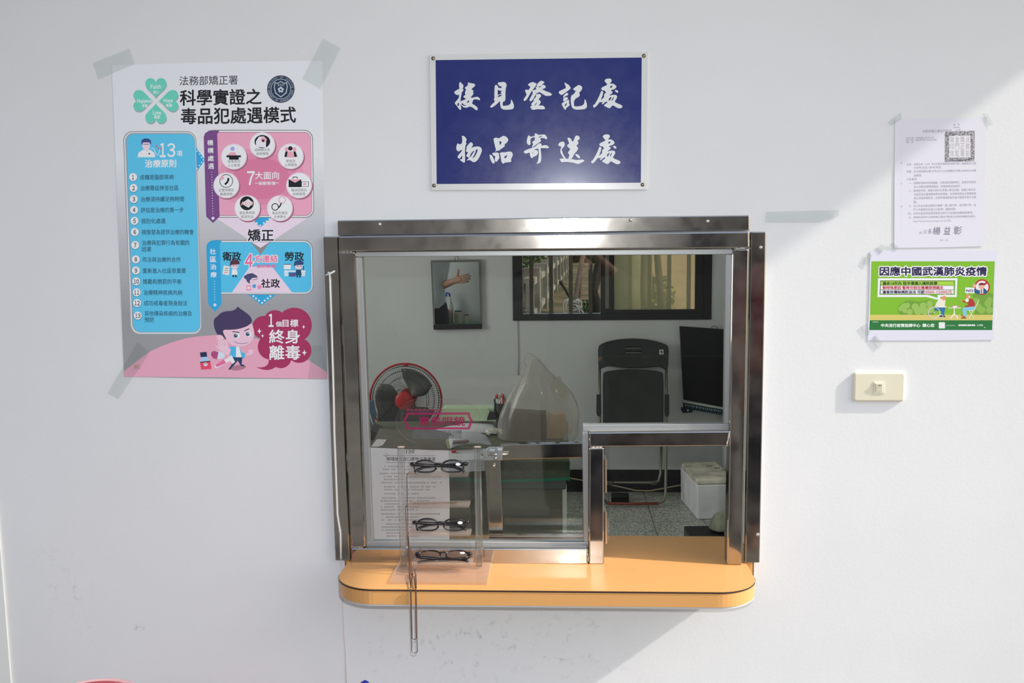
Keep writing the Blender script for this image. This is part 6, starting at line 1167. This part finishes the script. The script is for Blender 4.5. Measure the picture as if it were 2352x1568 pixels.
person((hipx.x, .68, .93), (.75, .65, 0), {'r': (ra, wr, tip-wr, th-wr-(tip-wr)*.45), 'l': ((hipx.x-.22, .86, 1.12), (hipx.x-.20, .90, .87), (.1, .1, -1), (.5, .5, 0))}, M_SHB, M_NVY, 'person in a pale blue shirt holding out one hand, seen in the wall mirror', sleeve=1.25, height=1.72)
person((.06, -2.78, .92), (0, 1, 0), {'r': ((.36, -2.62, 1.30), (.13, -2.47, 1.52), (-.5, .2, .6), (-.3, 0, 1)), 'l': ((-.26, -2.62, 1.30), (-.08, -2.47, 1.50), (.5, .2, .6), (.3, 0, 1))}, M_NVY, M_NVY, 'person in dark clothes taking the picture, mirrored in the steel frame', sleeve=1.6)
person((1.05, -2.45, .92), (-.3, 1, 0), {'r': ((1.30, -2.42, 1.12), (1.27, -2.36, .90), (0, .1, -1), (0, 1, 0)), 'l': ((.86, -2.50, 1.12), (.88, -2.44, .90), (0, .1, -1), (0, 1, 0))}, M_REDC, M_NVY, 'person in a red shirt waiting outside, mirrored in the right steel flange', sleeve=1.0, height=1.66)
person((1.30, -2.9, .92), (-.3, 1, 0), {'r': ((1.56, -2.87, 1.12), (1.53, -2.80, .90), (0, .1, -1), (0, 1, 0)), 'l': ((1.08, -2.95, 1.12), (1.10, -2.88, .90), (0, .1, -1), (0, 1, 0))}, M_NVY, M_NVY, 'person in a dark shirt waiting outside behind the one in red, mirrored in steel', sleeve=1.0, height=1.74)
# side table against the front wall, seen only in the mirror
tb = empty('side_table', (-.95, .32, 0), 'small side table against the front wall seen in the wall mirror', 'table')
tzz = R1(1060, 742, .33).z; MB().box(-1.18, -.62, .17, .44, tzz-.02, tzz).build('table_top', mat('green_top', S(90, 120, 108, .6), .5), tb)
for x in (-1.15, -.65):
    for y in (.20, .41): MB().box(x-.015, x+.015, y-.015, y+.015, 0, tzz-.02).build('leg', M_CHT, tb)
def jar(px, pyt, y, r_, m_, name, label, cat):
    p = R1(px, pyt, y); o = empty(name, (p.x, y, tzz), label, cat); h_ = p.z-tzz
    MB().lathe([(.001, .001), (r_, .001), (r_, h_*.86), (r_*.8, h_*.92)], (p.x, y, tzz), 'z', 18).build('jar_body', m_, o, smooth=False); MB().lathe([(r_*.86, h_*.9), (r_*.86, h_), (.001, h_)], (p.x, y, tzz), 'z', 18).build('lid', mat('dark_lid', (.03, .06, .06), .4), o); return o
M_JAR = mat('jar_cream', S(170, 168, 150, .6), .5)
jar(1052, 713, .30, .040, M_JAR, 'jar', 'tall cream jar on the side table seen in the mirror', 'jar'); jar(1071, 722, .28, .026, M_JAR, 'jar', 'short cream jar beside the tall jar seen in the mirror', 'jar')
p = R1(1033, 674, .27); sb_ = empty('spray_bottle', (p.x, .27, tzz), 'white spray bottle with a blue trigger seen in the mirror', 'spray bottle')
MB().lathe([(.001, .001), (.032, .001), (.034, (p.z-tzz)*.5), (.014, (p.z-tzz)*.78), (.012, (p.z-tzz)*.9)], (p.x, .27, tzz), 'z', 18).build('bottle', mat('bottle_white', S(180, 184, 180, .6), .4), sb_, smooth=True)
MB().tube([(p.x+.0, .27, p.z-.03), (p.x-.005, .27, p.z), (p.x-.03, .27, p.z+.01), (p.x-.035, .27, p.z-.03)], .010, 8).build('trigger', mat('trigger_blue', S(40, 70, 150, .5), .4), sb_, smooth=True)
p0, p1 = R1(1016, 710, .36), R1(1031, 742, .36); mb = MB().box(p0.x, p1.x, .33, .42, tzz+.001, p0.z); tag(mb.build('packet', mat('red_packet', S(150, 40, 50, .6), .4), bevel=.008), 'red snack packet on the side table seen in the mirror', 'packet')
# ------------------------------------------------------------------ foreground scraps at the bottom edge
zs_ = P(200, 1551, -.305).z; cS = P(196, 1552, -.42); stl = empty('plastic_stool', (cS.x, -.42, -.02), 'red plastic stool top rising at the bottom left edge of the view', 'stool')
M_RPL = mat('red_plastic', S(196, 60, 66, .8), .35, spec=.6); M_PPL = mat('pale_pink_rim', S(226, 178, 176, .8), .35)
MB().lathe([(.001, zs_-.006), (.07, zs_-.004), (.095, zs_-.002), (.102, zs_-.008)], (cS.x, -.42, 0), 'z', 40).build('seat', M_RPL, stl, smooth=True)
MB().lathe([(.100, zs_-.012), (.106, zs_-.002), (.112, zs_-.004), (.116, zs_-.020), (.118, zs_-.06), (.114, zs_-.06), (.110, zs_-.02)], (cS.x, -.42, 0), 'z', 40).build('seat_rim', M_PPL, stl, smooth=True)
for k in range(4):
    a = math.pi/4+k*math.pi/2; t_ = Vector((cS.x+.095*math.cos(a), -.42+.095*math.sin(a), zs_-.03)); b_ = Vector((cS.x+.15*math.cos(a), -.42+.15*math.sin(a), -.019)); MB().tube([t_, b_], [.020, .014], 10).build('leg', M_RPL, stl, smooth=True)
pB = P(838, 1563, -.15); mb = MB(); mb.tube([(pB.x-.02, -.10, -.019), (pB.x-.004, -.145, pB.z-.06), (pB.x, -.15, pB.z-.006), (pB.x+.001, -.151, pB.z)], [.011, .011, .011, .004], 12)
tag(mb.build('broom_handle', mat('blue_plastic', S(30, 40, 140, .7), .35), smooth=True), 'blue handle tip rising at the bottom edge below the counter left end', 'handle')

bn = empty('added_dark_seat', (.42, -2.95, -.02), 'unseen dark seat added outside to darken the lower steel tubes', 'added_dark_seat')  # unseen dark block added to give the steel tubes a dark reflection
M_BEN = mat('added_seat_dark', (.03, .022, .018), .6)
MB().box(.0, .95, -3.25, -2.98, .42, .47).build('seat', M_BEN, bn); MB().box(.0, .95, -3.29, -3.25, .42, .9).build('backrest', M_BEN, bn); MB().box(.02, .93, -3.2, -3.0, -.019, .42).build('base', M_BEN, bn)
